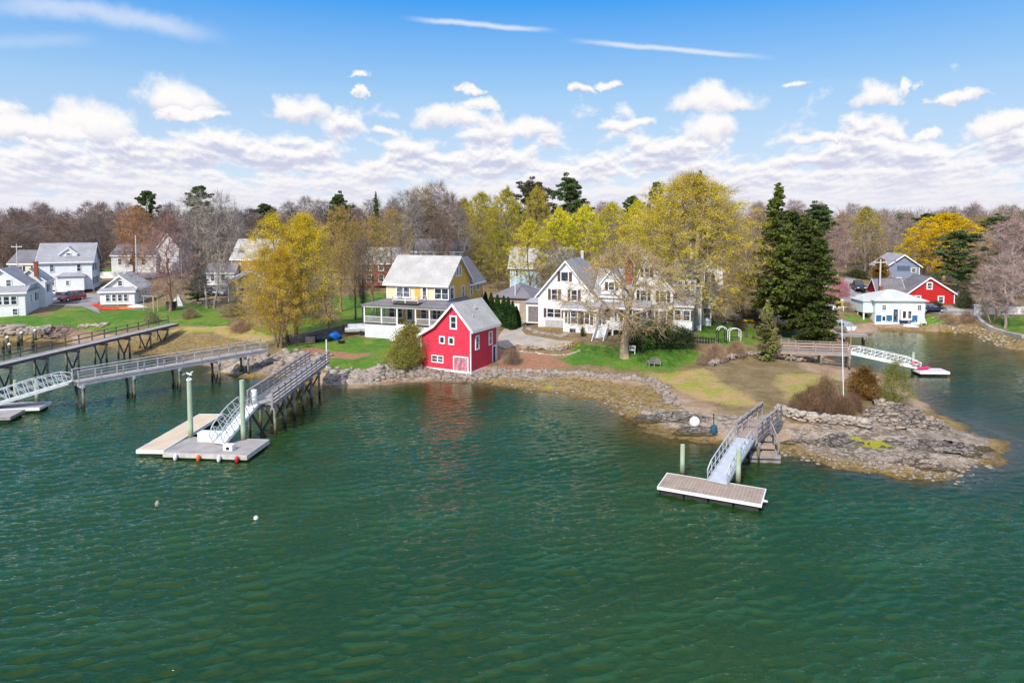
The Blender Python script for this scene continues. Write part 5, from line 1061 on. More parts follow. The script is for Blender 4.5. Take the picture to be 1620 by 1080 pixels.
def gangway(label, p0, p1, W_, arch=0., panels=8, mat=ALU, h=1.05, deckm=None, diag=True, raw=False):
    if not raw: p0 = KC(*p0)
    p1 = KC(*p1)
    r = thing('gangway', label, 'gangway'); L = orient(r, p0, p1); w = W_/2
    MB().box(0, L, -w, w, -.05, .0).box(0, L, -w-.05, -w-.003, -.12, .10).box(0, L, w+.003, w+.05, -.12, .10).build('walkway', deckm or mat, r)
    for y in (-w-.03, w+.03):
        m_ = MB(); P = []
        for i in range(panels+1):
            q = i/panels; hh_ = h*(1 if 0 < i < panels else .75)+arch*math.sin(math.pi*q); P.append(Vector((L*q, y, hh_)))
            m_.beam((L*q, y, 0), P[-1], .05, .05)
        for a, b_ in zip(P, P[1:]):
            m_.beam(a, b_, .06, .06); m_.beam((a.x, y, a.z*.5), (b_.x, y, b_.z*.5), .035, .035)
            if diag: m_.beam((a.x, y, .02), (b_.x, y, b_.z), .04, .04)
        m_.build('truss_rail', mat, r)
    return r
def flt(name, label, origin, rz, L, W_, top=.5, deckm=WOODG, edge=TRIM, billets=4, edgeh=.26):
    origin = KC(origin[0], origin[1], top)
    r = thing(name, label, 'float', (origin[0], origin[1], 0), rz)
    MB().box(.06, L-.06, .06, W_-.06, top-.06, top).build('deck', deckm, r)
    MB().box(0, L, 0, .057, top-edgeh, top+.012).box(0, L, W_-.057, W_, top-edgeh, top+.012).box(0, .057, .06, W_-.06, top-edgeh, top+.012).box(L-.057, L, .06, W_-.06, top-edgeh, top+.012).build('edge_board', edge, r)
    MB().box(.1, L-.1, .12, W_-.12, top-edgeh+.02, top-.065).build('frame', WOODD, r)
    for i in range(billets):
        a = .15+(L-.3)*i/billets; MB().box(a+.06, a+(L-.3)/billets-.06, .2, W_-.2, -.25, top-edgeh+.015).build('flotation_block', BLACKP, r)
    return r
def pole(name, label, cat_, x, y, z0, z1, r0=.16, mat=PILE, cone=None, group=None, lean=(0, 0)):
    r = thing(name, label, cat_, (x, y, z0), group=group)
    MB().tube((0, 0, 0), (lean[0], lean[1], z1-z0), r0, r0*.93, 12).build('shaft', mat, r)
    if cone: MB().lathe([(r0*1.08, 0), (r0*1.1, .06), (.03, .28)], (lean[0], lean[1], z1-z0), 12).build('cap', cone, r)
    return r
V3 = Vector
# centre pier, gangway and floats
pier('weathered plank-sided pier left of the boathouse', (-21.0, 55.0), (-20.9, 72.6), 2.15, 2.8, (.5, 2.9, 5.4, 8., 10.6, 13.2), mids=(.2, .5, .78), post=1.5)
gangway('arched aluminium gangway down to the centre float', (-21.6, 55.2, 2.78), (-23.0, 51.3, .62), 1.1, .35, 7, deckm=WPL)
flt('float', 'tan decked long float tied behind the grey one', (-28.85, 50.05), R(-2.5), 2.15, 9.6, .50, WOODT, TRIM, 1)
flt('float', 'grey decked float under the arched gangway', (-26.55, 49.55), R(-5.6), 6.6, 3.7, .48, WOODG, pm('weathered_edge', (.6, .56, .52), (.45, .4, .36), 2), 3, .34)
for i, (x, m_) in enumerate(((1.1, WPL), (2.9, ORGP), (4.5, WPL), (5.9, REDP))):
    c, s_ = math.cos(R(-5.6)), math.sin(R(-5.6)); g = MB().lathe([(.03, -.3), (.13, -.2), (.15, 0), (.12, .15), (.03, .24)], (0, 0, 0), 10).build('fender', m_, None, True); fo = KC(-26.55, 49.55, .48); g.location = (fo.x+x*c+.17*s_, fo.y+x*s_-.17*c, .25)
    tag(g, ('leftmost white fender on the centre float', 'orange fender between two white ones on the centre float', 'second white fender on the centre float', 'red fender at the right end of the centre float')[i], 'fender', 'fenders along the centre float')
q1, q2 = at(302, 691, .48), at(385, 695, .48)
pole('piling', 'green piling at the left of the centre floats with a gull above', 'piling', q1.x, q1.y, -2, zY(601, q1.y), .2, PILE, TRIM); pole('piling', 'green piling in front of the centre gangway', 'piling', q2.x, q2.y, -2, zY(601, q2.y), .2, PILE)
b = thing('dock_box', 'long white storage box on the centre float', 'box', KC(-25.05, 52.1, .48), R(-5)); MB().box(0, 1.75, 0, .75, 0, .62).build('body', WPL, b); MB().box(-.03, 1.78, -.03, .78, .622, .70).build('lid', WPL, b)
b = thing('storage_crate', 'small white box with dark opening on the grey float', 'box', KC(-22.15, 50.0, .48), R(-8)); MB().box(0, .75, 0, .45, 0, .45).build('body', WPL, b); MB().box(.25, .5, -.02, -.003, .08, .28).build('opening', DARK, b)
b = thing('trash_barrel', 'white cylinder bin standing at the top of the arched gangway', 'bin', KC(-21.75, 55.7, 2.8)); MB().lathe([(.26, 0), (.28, .05), (.28, .95), (.24, 1.0)], n=14).build('body', WPL, b, True)
# gull, wings half open above the piling
def gull(loc, rz):
    r = thing('gull', 'white gull with spread grey wings on the green piling', 'bird', loc, rz)
    me = bpy.data.meshes.new('body'); me.from_pydata([(-.3, 0, .16), (-.15, 0, .17), (0, 0, .18), (.14, 0, .22), (.21, 0, .30), (.29, 0, .29)], [(i, i+1) for i in range(5)], []); o = link(bpy.data.objects.new('body', me), r); me.materials.append(WPL)
    m_ = o.modifiers.new('skin', 'SKIN'); 
    for v_, q in zip(me.skin_vertices[0].data, (.02, .065, .10, .07, .055, .012)): v_.radius = (q, q)
    me.skin_vertices[0].data[0].use_root = True; s_ = o.modifiers.new('sub', 'SUBSURF'); s_.levels = s_.render_levels = 2
    for s in (-1, 1): MB().add([(.08, s*.07, .2), (-.1, s*.07, .2), (.1, s*.38, .34), (-.06, s*.40, .34), (-.02, s*.72, .27), (-.08, s*.72, .27)], [(0, 2, 3, 1), (2, 4, 5, 3)]).build('wing', ALU, r)
    MB().tube((0, .03, -.02), (0, .03, .12), .012).tube((0, -.03, -.02), (0, -.03, .12), .012).build('legs', ORGP, r)
gull((q1.x, q1.y, zY(601, q1.y)+.28), R(160))
# right pier
pe0, pe1 = at(1181, 692, 1.8), at(1221, 658, 1.8)
pier('brown decked pier on the point with open wooden rails', (pe0.x, pe0.y), (pe1.x, pe1.y), 1.6, 1.8, raw=True, bents=(.4,), mids=(.35, .7), post=1.3, deckm=WOODB, brace=False, depth=2.8)
r = thing('timber_crib', 'weathered stepped timber crib beside the right pier', 'timber crib', tuple(at(1188, 729, 0)), R(-6))
mb = MB()
for i in range(4): mb.box(0, 1.9, .0+i*.75, .22+i*.75, .6+i*.36-.26, .6+i*.36); mb.box(.0, 1.9, .225+i*.75, .745+i*.75, .6+i*.36-.06, .6+i*.36-.01)
mb.build('step_timber', WOODB, r); mb = MB()
for i in range(4): mb.box(-.1, 2.05, -.25, .0, -.6+i*.3, -.42+i*.3)
for i in range(4): mb.box(1.93, 2.15, .0, 3.6, -.6+i*.3, -.42+i*.3)
mb.build('crib_timber', WOODP, r); MB().box(.05, 1.9, .05, 3.6, -.8, .3).build('stone_fill', STONED, r)
rail(r, [(2.0, .2, .6), (2.0, 3.2, 1.7)], .95, 1.1, 0, WOODP, mids=(.5,)); rail(r, [(.3, 2.3, 1.6), (1.9, 2.3, 1.6)], .9, 2, 0, WOODP, mids=(.5,))
gangway('straight aluminium gangway down to the right float', (pe0.x-.1, pe0.y-.1, 1.78), (13.75, 43.3, .60), 1.2, .05, 8, raw=True)
flt('float', 'brown decked float with a white edge at the right', (9.6, 42.75), R(-26), 6.45, 2.75, .52, WOODB, TRIM, 4, .17)
r = thing('dock_wing', 'white triangular bumper board at the right end of the right float', 'board', KC(15.55, 40.7, .36), R(-26)); r.scale = (.6, .6, 1);
mb = MB(); mb.add([(0, 0, 0), (.95, .35, 0), (.1, .8, 0), (0, 0, .08), (.95, .35, .08), (.1, .8, .08)], [(0, 2, 1), (3, 4, 5), (0, 1, 4, 3), (1, 2, 5, 4), (2, 0, 3, 5)]); mb.build('board', TRIM, r)
pole('piling', 'pale green square piling left of the right gangway', 'piling', *KC(11.95, 45.5, .3).xy, -2, zY(703, KC(11.95, 45.5, .3).y), .17, PILE); pole('piling', 'pale green square piling right of the right gangway', 'piling', *KC(15.35, 43.9, .3).xy, -2, zY(711, KC(15.35, 43.9, .3).y), .17, PILE)
# left piers
pier('long grey pier with white-posted rails ending in the middle gangway', (-41.9, 63.7), (-29.6, 80.2), 1.5, 2.6, (.4, 5.0, 9.6, 14., 17.5), mids=(.5,), post=2.1, railm=pm('silver_rail_wood', (.5, .48, .5), (.38, .36, .37), 2))
gangway('long trussed aluminium gangway at the left', (-42.2, 63.6, 2.6), (-49.2, 61.6, .62), 1.2, .25, 9)
flt('float', 'grey float at the foot of the left gangway', (-53.0, 60.6), R(9), 8.6, 2.2, .5, WOODG, TRIM, 4)
flt('float', 'grey float cut off by the left edge of the view', (-50.5, 58.0), R(9), 5.6, 2.4, .5, WOODG, WOODP, 3)
for px, py, top in ((59, 637, 603), (25, 632, 601)):
    p = at(px, py, .3); pole('piling', 'green piling on the left float, nearer the pier' if px == 59 else 'green piling behind the left gangway', 'piling', p.x, p.y, -2, zY(top, p.y), .2 if px == 59 else .16, PILE)
pier('far left pier on braced trestles with a dark one-sided rail', (-56.6, 60.0), (-49.9, 99.5), 1.7, 2.75, (2, 6.8, 11.6, 16.2, 20.6, 25., 29., 33., 36.5), rails=('L',), mids=(.5,), post=2., railm=pm('dark_rail_wood', (.16, .14, .14), (.1, .09, .09), 2), deckm=WOODG)
m_ = MB(); 
for i, (px, py, top) in enumerate(((5,553,540),(12,548,534),(29,545,530),(34,541,527),(52,545,527),(56,540,523),(70,538,520),(15,556,545))):
    p = at(px, py, 0); pole('old_piling', nth(px, (5,12,29,34,52,56,70,15), 'weathered piling stump', 'at the left shore'), 'piling', p.x, p.y, -1.2, zY(top, p.y), .2, PILED, WPL if i % 2 else None, group='old piling stumps at the left shore')
# inlet pier
pier('brown railed pier running out into the inlet', (32.8, 82.2), (40.6, 80.6), 1.4, 2.1, (1.2, 4.6, 7.7), mids=(.35, .7), post=1.9, railm=pm('pinkish_timber', (.42, .30, .25), (.34, .25, .2), 2), brace=False)
gangway('white gangway sloping down to the inlet float', (40.6, 80.6, 2.1), (48.0, 78.9, .62), 1.2, .0, 6, TRIM, .95)
flt('float', 'small white-edged float in the inlet', (47.3, 77.2), R(-3), 3.3, 1.9, .5, pm('pale_decking', (.62, .58, .55)), TRIM, 2)
p = at(1444, 589, 0); pole('piling', 'greenish piling beside the inlet float', 'piling', p.x, p.y, -1.5, zY(557, p.y), .16, PILE)
r = thing('kayak', 'pink kayak lying on the inlet float', 'kayak', KC(48.3, 78.3, .62), R(20)); mb = MB(); mb.lathe([(.02, -1.1), (.2, -.7), (.3, 0), (.2, .7), (.02, 1.1)], n=10); mb.v = [(z_, y_*.9, x_*.7+.1) for x_, y_, z_ in mb.v]; mb.build('hull', PINK, r, True); MB().lathe([(.2, 0), (.16, .1), (.1, .12)], (0, 0, .22), 10).build('cockpit', BLACKP, r)
r = thing('life_ring', 'pink round float hung at the foot of the inlet gangway', 'ring', KC(47.5, 78.9, 1.2)); MB().lathe([(.12, -.07), (.3, -.09), (.34, 0), (.3, .09), (.12, .07)], n=14).build('ring', PINK, r, True)
pier('small dark landing stage below the mint boathouse', (46.4, 101.5), (52.6, 99.8), 1.2, 1.0, (.5, 3.2, 5.9), rails=(), brace=False)
r = thing('bench_frame', 'low wooden frame at the end of the small landing stage', 'frame', KC(52.8, 99.9, .2)); rail(r, [(0, 0, 0), (1.5, -.2, 0)], 1.1, .8, 0, WOODP, mids=(.4,))
r = thing('covered_boat', 'covered pale motorboat hauled out by the big spruces', 'boat', (atY(1336, 510, 103).x, 103, 1.2), R(10)); mb = MB(); mb.prism([(-.9, .6), (-.6, 0), (.6, 0), (.9, .6)], -1.6, 1.6, 'y'); mb.build('hull', WPL, r); MB().prism([(-.85, .62), (.85, .62), (0, 1.25)], -1.5, 1.5, 'y').build('cover', pm('grey_cover', (.35, .36, .45)), r)
# ------------------------------------------------------------------ stones, ledges, walls
WALLST = pm('pale_wall_stone', (.50, .42, .34), (.30, .25, .21), 1.1, .9, .5, 9, blot=((.16, .13, .11), 1.4, .5)); RUBST = pm('dark_wall_stone', (.33, .27, .22), (.19, .155, .125), 1.3, .9, .5, 9)
def rock_lump(n, rng, lo=.55):
    """a faceted stone: convex-ish blob with few faces"""
    import bmesh
    bm = bmesh.new(); bmesh.ops.create_icosphere(bm, subdivisions=n, radius=1)
    k = Vector(rng.normal(size=3)*9)
    for v_ in bm.verts:
        v_.co *= 1+.55*mnoise.noise(v_.co*1.3+k)+.3*mnoise.noise(v_.co*3.1+k)
    V = np.array([v_.co for v_ in bm.verts]); F = np.array([[q.index for q in f.verts] for f in bm.faces]); bm.free(); return V, F
_rng = np.random.default_rng(3); LUMPS = [rock_lump(1, _rng) for _ in range(10)]; LUMPS2 = [rock_lump(2, _rng) for _ in range(6)]
def stones(name, label, cat_, poly, width, n, s0, s1, mat, kind=None, rise=.25, flat=.7, z=None, stack=0.):
    P = [GP(*q) for q in poly]; seg = [(a, b_, (b_-a).length) for a, b_ in zip(P, P[1:])]; T = sum(s[2] for s in seg); parts = []
    for i in range(int(n*1.9)):
        t_ = _rng.random()*T
        for a, b_, L in seg:
            if t_ <= L: break
            t_ -= L
        d = (b_-a)/max(L, .01); c = a+d*t_; nrm = Vector((-d.y, d.x, 0)); off = _rng.normal()*width*.5 if not stack else _rng.uniform(-.5, .5)*width; c = c+nrm*off
        s = _rng.uniform(s0, s1)*(1.6 if _rng.random() < .08 else 1); V, F = LUMPS[i % 10]; s *= .68; a_ = _rng.random()*6.28
        M = np.array([[math.cos(a_), -math.sin(a_), 0], [math.sin(a_), math.cos(a_), 0], [0, 0, 1]]); zz = hh(c.x, c.y)+s*rise+(_rng.random()*stack)
        parts.append((V@M.T*np.array([s*_rng.uniform(.8, 1.4), s*_rng.uniform(.7, 1.1), s*flat*_rng.uniform(.7, 1.1)])+np.array([c.x, c.y, zz]), F))
    o = link(bpy.data.objects.new(name, npmesh(name, *cat(parts), mat)))
    return tag(o, label, cat_ if kind is None else None, kind=kind)
stones('rubble', 'dark tumbled riprap left of the red boathouse', 'rubble', ((516,598),(545,596),(575,597),(605,590),(640,581),(664,578)), 1.3, 330, .18, .5, STONE, 'stuff')
stones('rubble', 'riprap under the front of the red boathouse', 'rubble', ((640,585),(668,590),(705,594),(745,598),(775,593),(800,586)), 1.1, 260, .15, .38, RUBST, 'stuff')
stones('rubble', 'riprap below the orange bank right of the boathouse', 'rubble', ((786,588),(820,586),(850,588),(880,590),(930,593),(985,598),(1030,603)), .6, 230, .14, .36, STONE, 'stuff')
stones('stone_line', 'broken line of stones running down the marsh edge to the ledge', 'stone wall', ((1028,602),(1045,612),(1052,622),(1060,632),(1072,642)), .7, 90, .15, .38, RUBST)
stones('stone_wall', 'low curved stone wall below the small pale spruce', 'stone wall', ((1123,580),(1140,573),(1160,567),(1183,562),(1210,564),(1235,568),(1264,572),(1300,570)), .5, 240, .2, .42, STONE, stack=.4)
stones('stone_wall', 'blocky granite seawall along the front of the point', 'stone wall', ((1228,652),(1238,655),(1262,664),(1300,669),(1340,673),(1378,677)), .5, 260, .2, .42, WALLST, stack=.6, flat=.6)
stones('stone_wall', 'grey rock seawall at the far left shore', 'stone wall', ((-30,528),(0,528),(30,528),(60,526),(80,525)), 1.1, 260, .25, .5, STONE, stack=.5)
stones('rubble', 'rocks around the head of the left pier', 'rubble', ((360,582),(395,575),(425,568),(470,568),(500,573)), 2., 170, .25, .7, STONE, 'stuff')
stones('rubble', 'scattered stones among the seaweed of the point', 'stones', ((1240,712),(1300,722),(1380,735),(1450,750),(1520,755),(1560,735)), 2.4, 150, .1, .3, RUBST, 'stuff')
stones('rubble', 'scattered stones on the boathouse beach', 'stones', ((800,604),(880,612),(940,620),(990,640),(1010,655)), 2.5, 140, .06, .2, STONE, 'stuff')
stones('rubble', 'stones on the right bank below the road', 'stones', ((1480,516),(1520,516),(1550,530),(1600,545)), 2., 90, .1, .3, WALLST, 'stuff')
stones('stone_edging', 'curved pale stone edging below the patio', 'edging', ((818,556),(850,560),(880,563),(900,562),(918,556)), .15, 90, .12, .22, WALLST)
stones('stone_terrace', 'rough stone terrace beds before the white house', 'garden bed', ((833,520),(850,527),(870,530),(890,533),(900,528)), .4, 110, .15, .32, STONE)
stones('stone_wall', 'short stone wall under the trunk of the huge maple', 'stone wall', ((1096,504),(1105,505),(1117,501)), .4, 60, .2, .36, STONE, stack=.4)
stones('rock_garden', 'pale stones in the bed above the yews', 'stones', ((1075,530),(1085,531),(1098,534)), .8, 40, .15, .3, WALLST)
stones('stone_pile', 'pile of rocks and boards beside the grey leafless tree', 'stones', ((306,480),(325,478),(350,476)), 1.2, 110, .25, .5, STONE)
stones('driftwood_pile', 'pale heap of driftwood and planks on the left lawn', 'debris', ((127,516),(145,515),(170,514)), .9, 60, .2, .55, pm('driftwood', (.50, .40, .31), (.3, .22, .17), 2, .9), flat=.3)
stones('patio_wall', 'pale stone retaining wall under the patio edge', 'stone wall', ((822,552),(850,553),(878,554),(889,555),(905,549)), .12, 170, .15, .28, WALLST, stack=.5)
def ledge(label, px, py, w, d, h, mat, rz=0., seed=0, step=.15):
    """outcrop: low strata broken by cracks; w,d,h in metres about the spot"""
    p = GP(px, py); n1, n2_ = int(w/step), int(d/step); xs = np.linspace(-1, 1, n1); ys = np.linspace(-1, 1, n2_); A, B = np.meshgrid(xs, ys); a, b_ = A.ravel(), B.ravel()
    X_, Y_ = a*w/2, b_*d/2; c, s_ = math.cos(rz), math.sin(rz); wx_, wy_ = p.x+X_*c-Y_*s_, p.y+X_*s_+Y_*c
    rr_ = np.sqrt(a**2+b_**2)+_vn(X_, Y_, .5, seed+3)*.7+_vn(X_, Y_, 1.4, seed+9)*.3; dome = np.clip(1-rr_**2.2, -.3, 1)
    k = _vn(X_*.4+Y_*.2, Y_, 1.1, seed+5)+_vn(X_*.5, Y_, 2.6, seed+6)*.5; st = np.floor((dome*h*.8+k*.8)/.19)*.19*.8+(dome*h*.8+k*.8)*.2
    Z = hmap(wx_, wy_)+np.where(dome > 0, np.maximum(st, -.1), -.4)+_vn(X_, Y_, 3.5, seed+7)*.22; 
    I = np.arange(n1*n2_).reshape(n2_, n1); F = np.stack([I[:-1, :-1], I[:-1, 1:], I[1:, 1:], I[1:, :-1]], -1).reshape(-1, 4); keep = (dome[F].max(1) > -.15); F = F[keep]
    V = np.stack([wx_-p.x, wy_-p.y, Z-p.z], 1); o = link(bpy.data.objects.new('rock_ledge', npmesh('rock_ledge', V, F, mat))); o.location = p; return tag(o, label, 'rock')
ledge('grey layered rock ledge with the white buoy', 1058, 662, 6.2, 2.6, .7, STONED, R(-14), 1); ledge('flat grey ledge just below the white buoy', 1092, 687, 4.2, 1.5, .45, STONED, R(-5), 2)
ledge('broad pinkish pale rock hump at the end of the point wall', 1428, 668, 7.2, 4., 1.0, STONEP, R(-12), 3); ledge('pale rock shelf below the point seawall', 1318, 702, 5.4, 2., .6, STONED, R(-4), 4)
ledge('long flat grey ledge right of the yellow algae', 1475, 708, 8.5, 2.2, .5, STONED, R(-10), 5); ledge('light grey knobbly ledge nearest the open water', 1466, 741, 5.6, 1.3, .75, STONEP, R(-16), 6)
ledge('rounded pink rock behind the willow shrub', 1425, 648, 4.5, 1.6, .6, STONEP, R(-14), 7); ledge('grey tilted ledge under the left pier', 372, 587, 4.6, 1.6, .7, STONE, R(2), 8); ledge('pale flat ledge beside the head of the centre pier', 560, 605, 6.5, 1.4, .4, STONE, R(6), 9)
ledge('dark ledge on the near side of the timber crib', 1255, 700, 2.4, 1.3, .5, STONED, 0, 10); ledge('small outlying ledge at the tip of the point', 1545, 712, 3., 1.3, .45, STONED, 0, 11); ledge('dark rocks under the russet juniper', 1440, 655, 2.6, 1.4, .5, STONED, 0, 12)
ledge('pink sloping rock face at the far left shore', 95, 528, 6., 3., .7, rocky('pink_rock', (.50, .33, .26), (.32, .22, .18)), 0, 13)
# ------------------------------------------------------------------ small things
def ball(name, label, cat_, loc, r_, mat, group=None):
    o = MB().lathe([(.05, -r_), (r_*.7, -r_*.72), (r_, 0), (r_*.7, r_*.72), (.05, r_)], n=16).build(name, mat, None, True); o.location = loc; s = o.modifiers.new('s', 'SUBSURF'); s.levels = s.render_levels = 1; return tag(o, label, cat_, group)
p = GP(1099, 682); ball('mooring_buoy', 'big white mooring ball resting on the grey ledge', 'buoy', (p.x, p.y, p.z+.75), .5, WPL)
p = at(405, 820, 0); ball('mooring_buoy', 'white buoy afloat in open water left of centre', 'buoy', (p.x, p.y, .02), .16, WPL); p = at(249, 798, 0)
r = thing('channel_buoy', 'small brownish buoy afloat below the centre floats', 'buoy', (p.x, p.y, 0)); MB().lathe([(.06, -.2), (.14, -.02), (.13, .12), (.05, .26)], n=12).build('body', pm('rusty_buoy', (.4, .3, .24), (.2, .25, .2), 6), r, True); MB().tube((0, 0, .2), (.02, 0, .42), .02).build('stick', WOODD, r)
r = thing('blue_barrel', 'dark blue barrel with a post on the ledge shore', 'barrel', tuple(GP(1129, 688))); MB().lathe([(.22, 0), (.28, .15), (.28, .6), (.2, .75)], n=12).build('body', pm('blue_barrel_paint', (.02, .09, .16)), r, True); MB().tube((.05, .1, .1), (.0, .1, 1.7), .05).build('post', WOODD, r)
p = GP(1335, 640); pole('flagpole', 'tall thin white pole standing in the russet brush of the point', 'pole', p.x, p.y, p.z-.3, zY(505, p.y), .04, TRIM, lean=(-.42, 0))
p = at(1345, 574, 0); pole('piling', 'tall thin pale post at the outer end of the inlet pier', 'piling', p.x, p.y, -1, zY(512, p.y), .05, WOODN)
p = GP(517, 585); pole('post', 'thin white post at the head of the centre pier', 'post', p.x, p.y, p.z-.2, zY(537, p.y), .07, TRIM)
def upole(label, px, top, Y, r_=.14, mat=WOODP, arm=True, name='utility_pole'):
    x = atY(px, 450, Y).x; z = hh(x, Y); zt = zY(top, Y); r = thing(name, label, 'utility pole', (x, Y, z-.3)); MB().tube((0, 0, 0), (0, 0, zt-z+.3), r_, r_*.75, 8).build('shaft', mat, r)
    if arm: MB().box(-1.1, 1.1, -.06, .06, zt-z-.35, zt-z-.2).build('crossarm', mat, r); [MB().lathe([(.06, 0), (.05, .18)], (xx, 0, zt-z-.2), 6).build('insulator', WPL, r) for xx in (-1., 0.55, 1.)]
    return Vector((x, Y, zt))
WP = pm('pale_pole_wood', (.62, .58, .55), (.5, .46, .43), 2)
A_ = upole('pale utility pole behind the mint boathouse', 1392, 410, 121, .17, WP); B_ = upole('utility pole beside the big spruces', 1308, 407, 128, .15, WP); C_ = upole('brown utility pole left of the red cottage', 1415, 408, 123, .12, WOODP, False)
D_ = upole('pale utility pole left of the big white house', 29, 386, 140, .13, WP); E_ = upole('leaning pale utility pole left of the mauve tree', 217, 372, 138, .15, WP, False); F_ = upole('grey utility pole right of the mauve tree', 288, 383, 135, .14, WOODP, False)
G_ = upole('pale flagpole among the huge maple limbs', 1092, 384, 98, .1, WP, False, 'flagpole'); upole('white pole in front of the stone garage', 815, 429, 103, .08, TRIM, False, 'lamp_post')
def wire(a, b_, sag, label):
    pts = [a.lerp(b_, i/10)+Vector((0, 0, -sag*4*(i/10)*(1-i/10)-.1)) for i in range(11)]; o = MB(); o.path(pts, .022, 3); tag(o.build('overhead_wire', BLACKP), label, 'wire')
wire(B_, A_, .5, 'upper overhead wire between the two right utility poles'); wire(B_-V3((0, 0, 3.2)), A_-V3((0, 0, 3.2)), .4, 'lower overhead wire between the two right utility poles'); wire(A_, V3((A_.x+36, 121, A_.z-1)), .8, 'upper overhead wire running right past the red cottage'); wire(A_-V3((0, 0, 3)), V3((A_.x+36, 121, A_.z-4)), .8, 'lower overhead wire running right past the red cottage')
wire(V3((D_.x-16, 140, D_.z)), D_, .4, 'overhead wire leaving the left edge of the view'); wire(D_, E_, .9, 'overhead wire above the big white house roof')
# vehicles: x is forward
def car(label, loc, rz, paint, kind='sedan', cat_='car', name='parked_car'):
    r = thing(name, label, cat_, loc, rz); L, W_ = 4.5, 1.78; pc = pm('car_paint_'+label.split()[0], paint, tuple(x*.8 for x in paint), 1., .25, spec=.7)
    tall = kind != 'sedan'; zb = 1.05 if tall else .88; zt = 1.75 if tall else 1.42
    def loft(prof, name_, mat, w0, w1, zsp):
        mb = MB(); n = len(prof); vs = []
        for s in (-1, 1):
            for x, z in prof: k = 0 if z < zsp else 1; w = w0+(w1-w0)*k; vs.append((x, s*w/2, z))
        mb.add(vs, [tuple(range(n)), tuple(range(2*n-1, n-1, -1))]+[(i, n+i, n+(i+1) % n, (i+1) % n) for i in range(n)]); return mb.build(name_, mat, r, False, .03)
    body = [(-2.2, .32), (2.2, .32), (2.25, .6), (2.1, .78), (1.1, zb), (-1.9 if not tall else -2.15, zb), (-2.22, .75)]
    loft(body, 'body', pc, W_, W_-.06, .7)
    cab = [(1.05, zb-.02), (.35, zt), (-1.1 if not tall else -1.75, zt), (-1.75 if not tall else -2.1, zb-.02)]
    if kind == 'pickup': cab = [(1.0, zb-.02), (.4, zt), (-.5, zt), (-.7, zb-.02)]
    loft(cab, 'windows', GLASS, W_-.1, W_-.42, zt-.1); rx = [p[0] for p in cab]
    MB().box(rx[2]+.05, rx[1]-.05, -W_/2+.24, W_/2-.24, zt-.02, zt+.04).build('roof', pc, r)
    for x in (-1.35, 1.35):
        for s in (-1, 1):
            w_ = MB().tube((x, s*(W_/2-.2), .33), (x, s*(W_/2+.01), .33), .34, n=14).build('wheel', BLACKP, r); MB().tube((x, s*(W_/2+.012), .33), (x, s*(W_/2+.03), .33), .19, n=10).build('rim', ALU, w_)
    for s in (-1, 1):
        MB().box(2.2, 2.27, s*.62-.2, s*.62+.2, .58, .72).build('headlight', WPL, r); MB().box(-2.26, -2.2, s*.66-.14, s*.66+.14, .62, .8).build('taillight', REDP, r)
    MB().box(2.23, 2.28, -.4, .4, .40, .55).build('grille', BLACKP, r)
    return r
def gcar(px, py, **k): p = GP(px, py); return (p.x, p.y, p.z+.08)
car('red hatchback parked below the big white house', gcar(114, 476), R(-112), (.42, .015, .03), 'suv'); car('blue-grey van parked by the white rail fence', gcar(356, 467), R(-95), (.22, .27, .38), 'suv'); car('black car beside the dark evergreen on the left', gcar(341, 466), R(-90), (.02, .02, .025))
car('navy sedan behind the mint boathouse', gcar(1472, 494), R(-2), (.02, .025, .07)); car('black pickup truck up the winding road', gcar(1357, 460), R(-100), (.015, .018, .03), 'pickup', 'truck'); car('dark parked car just left of the mint boathouse', gcar(1369, 488), R(-80), (.03, .025, .03)); car('second dark car behind the mint boathouse wall', gcar(1374, 478), R(-95), (.05, .03, .04))
car('teal-green car beyond the white wall on the right', gcar(1566, 491), R(5), (.02, .12, .11)); car('silver car beside the garden shed under the maple', (atY(1113, 480, 108).x, 108, hh(32, 108)+.05), R(-60), (.55, .56, .6), 'suv'); car('dark green car at the right end of the white wall', gcar(1588, 490), R(0), (.02, .08, .07))
# fences, walls
def fence(name, label, cat_, pts, h, mat, post=2.4, rails=(.35, .8), panel=False, sag=0.):
    P = [GP(*q) if len(q) == 2 else Vector(q) for q in pts]; r = thing(name, label, cat_, tuple(P[0]))
    o = P[0]
    for a, b_ in zip(P, P[1:]):
        n = max(1, round((b_-a).length/post)); pr = None; rl = MB()
        for i in range(n+1):
            c = a.lerp(b_, i/n); c.z = hh(c.x, c.y)
            if not (i == 0 and a is not P[0]): MB().box(c.x-o.x-.06, c.x-o.x+.06, c.y-o.y-.06, c.y-o.y+.06, c.z-o.z-.1, c.z-o.z+h+.05).build('post', mat, r)
            if pr is not None:
                if panel: rl.beam(pr-o+V3((0, 0, h*.5+.03)), c-o+V3((0, 0, h*.5+.03)), .04, h*.94)
                else: [rl.beam(pr-o+V3((0, 0, h*q)), c-o+V3((0, 0, h*q)), .04, .12) for q in rails]
            pr = c
        rl.build('panel' if panel else 'rail', mat, r)
    return r
BFW = pm('grey_board_fence', (.24, .2, .18), (.17, .14, .13), 2, .85, .3, 20, lines=(0, .16, .4))
fence('board_fence', 'low grey board fence beside the blue tarp', 'fence', ((461,545),(490,540),(520,533),(548,527),(576,520)), 1.15, BFW, panel=True)
fence('white_fence', 'white rail fence beyond the grey leafless tree', 'fence', ((338,447),(362,445)), 1.1, TRIM, rails=(.3, .65, .95)); fence('white_fence', 'white board fence behind the big white house', 'fence', ((148,441),(180,441),(200,441),(212,440)), 1.6, TRIM, panel=True)
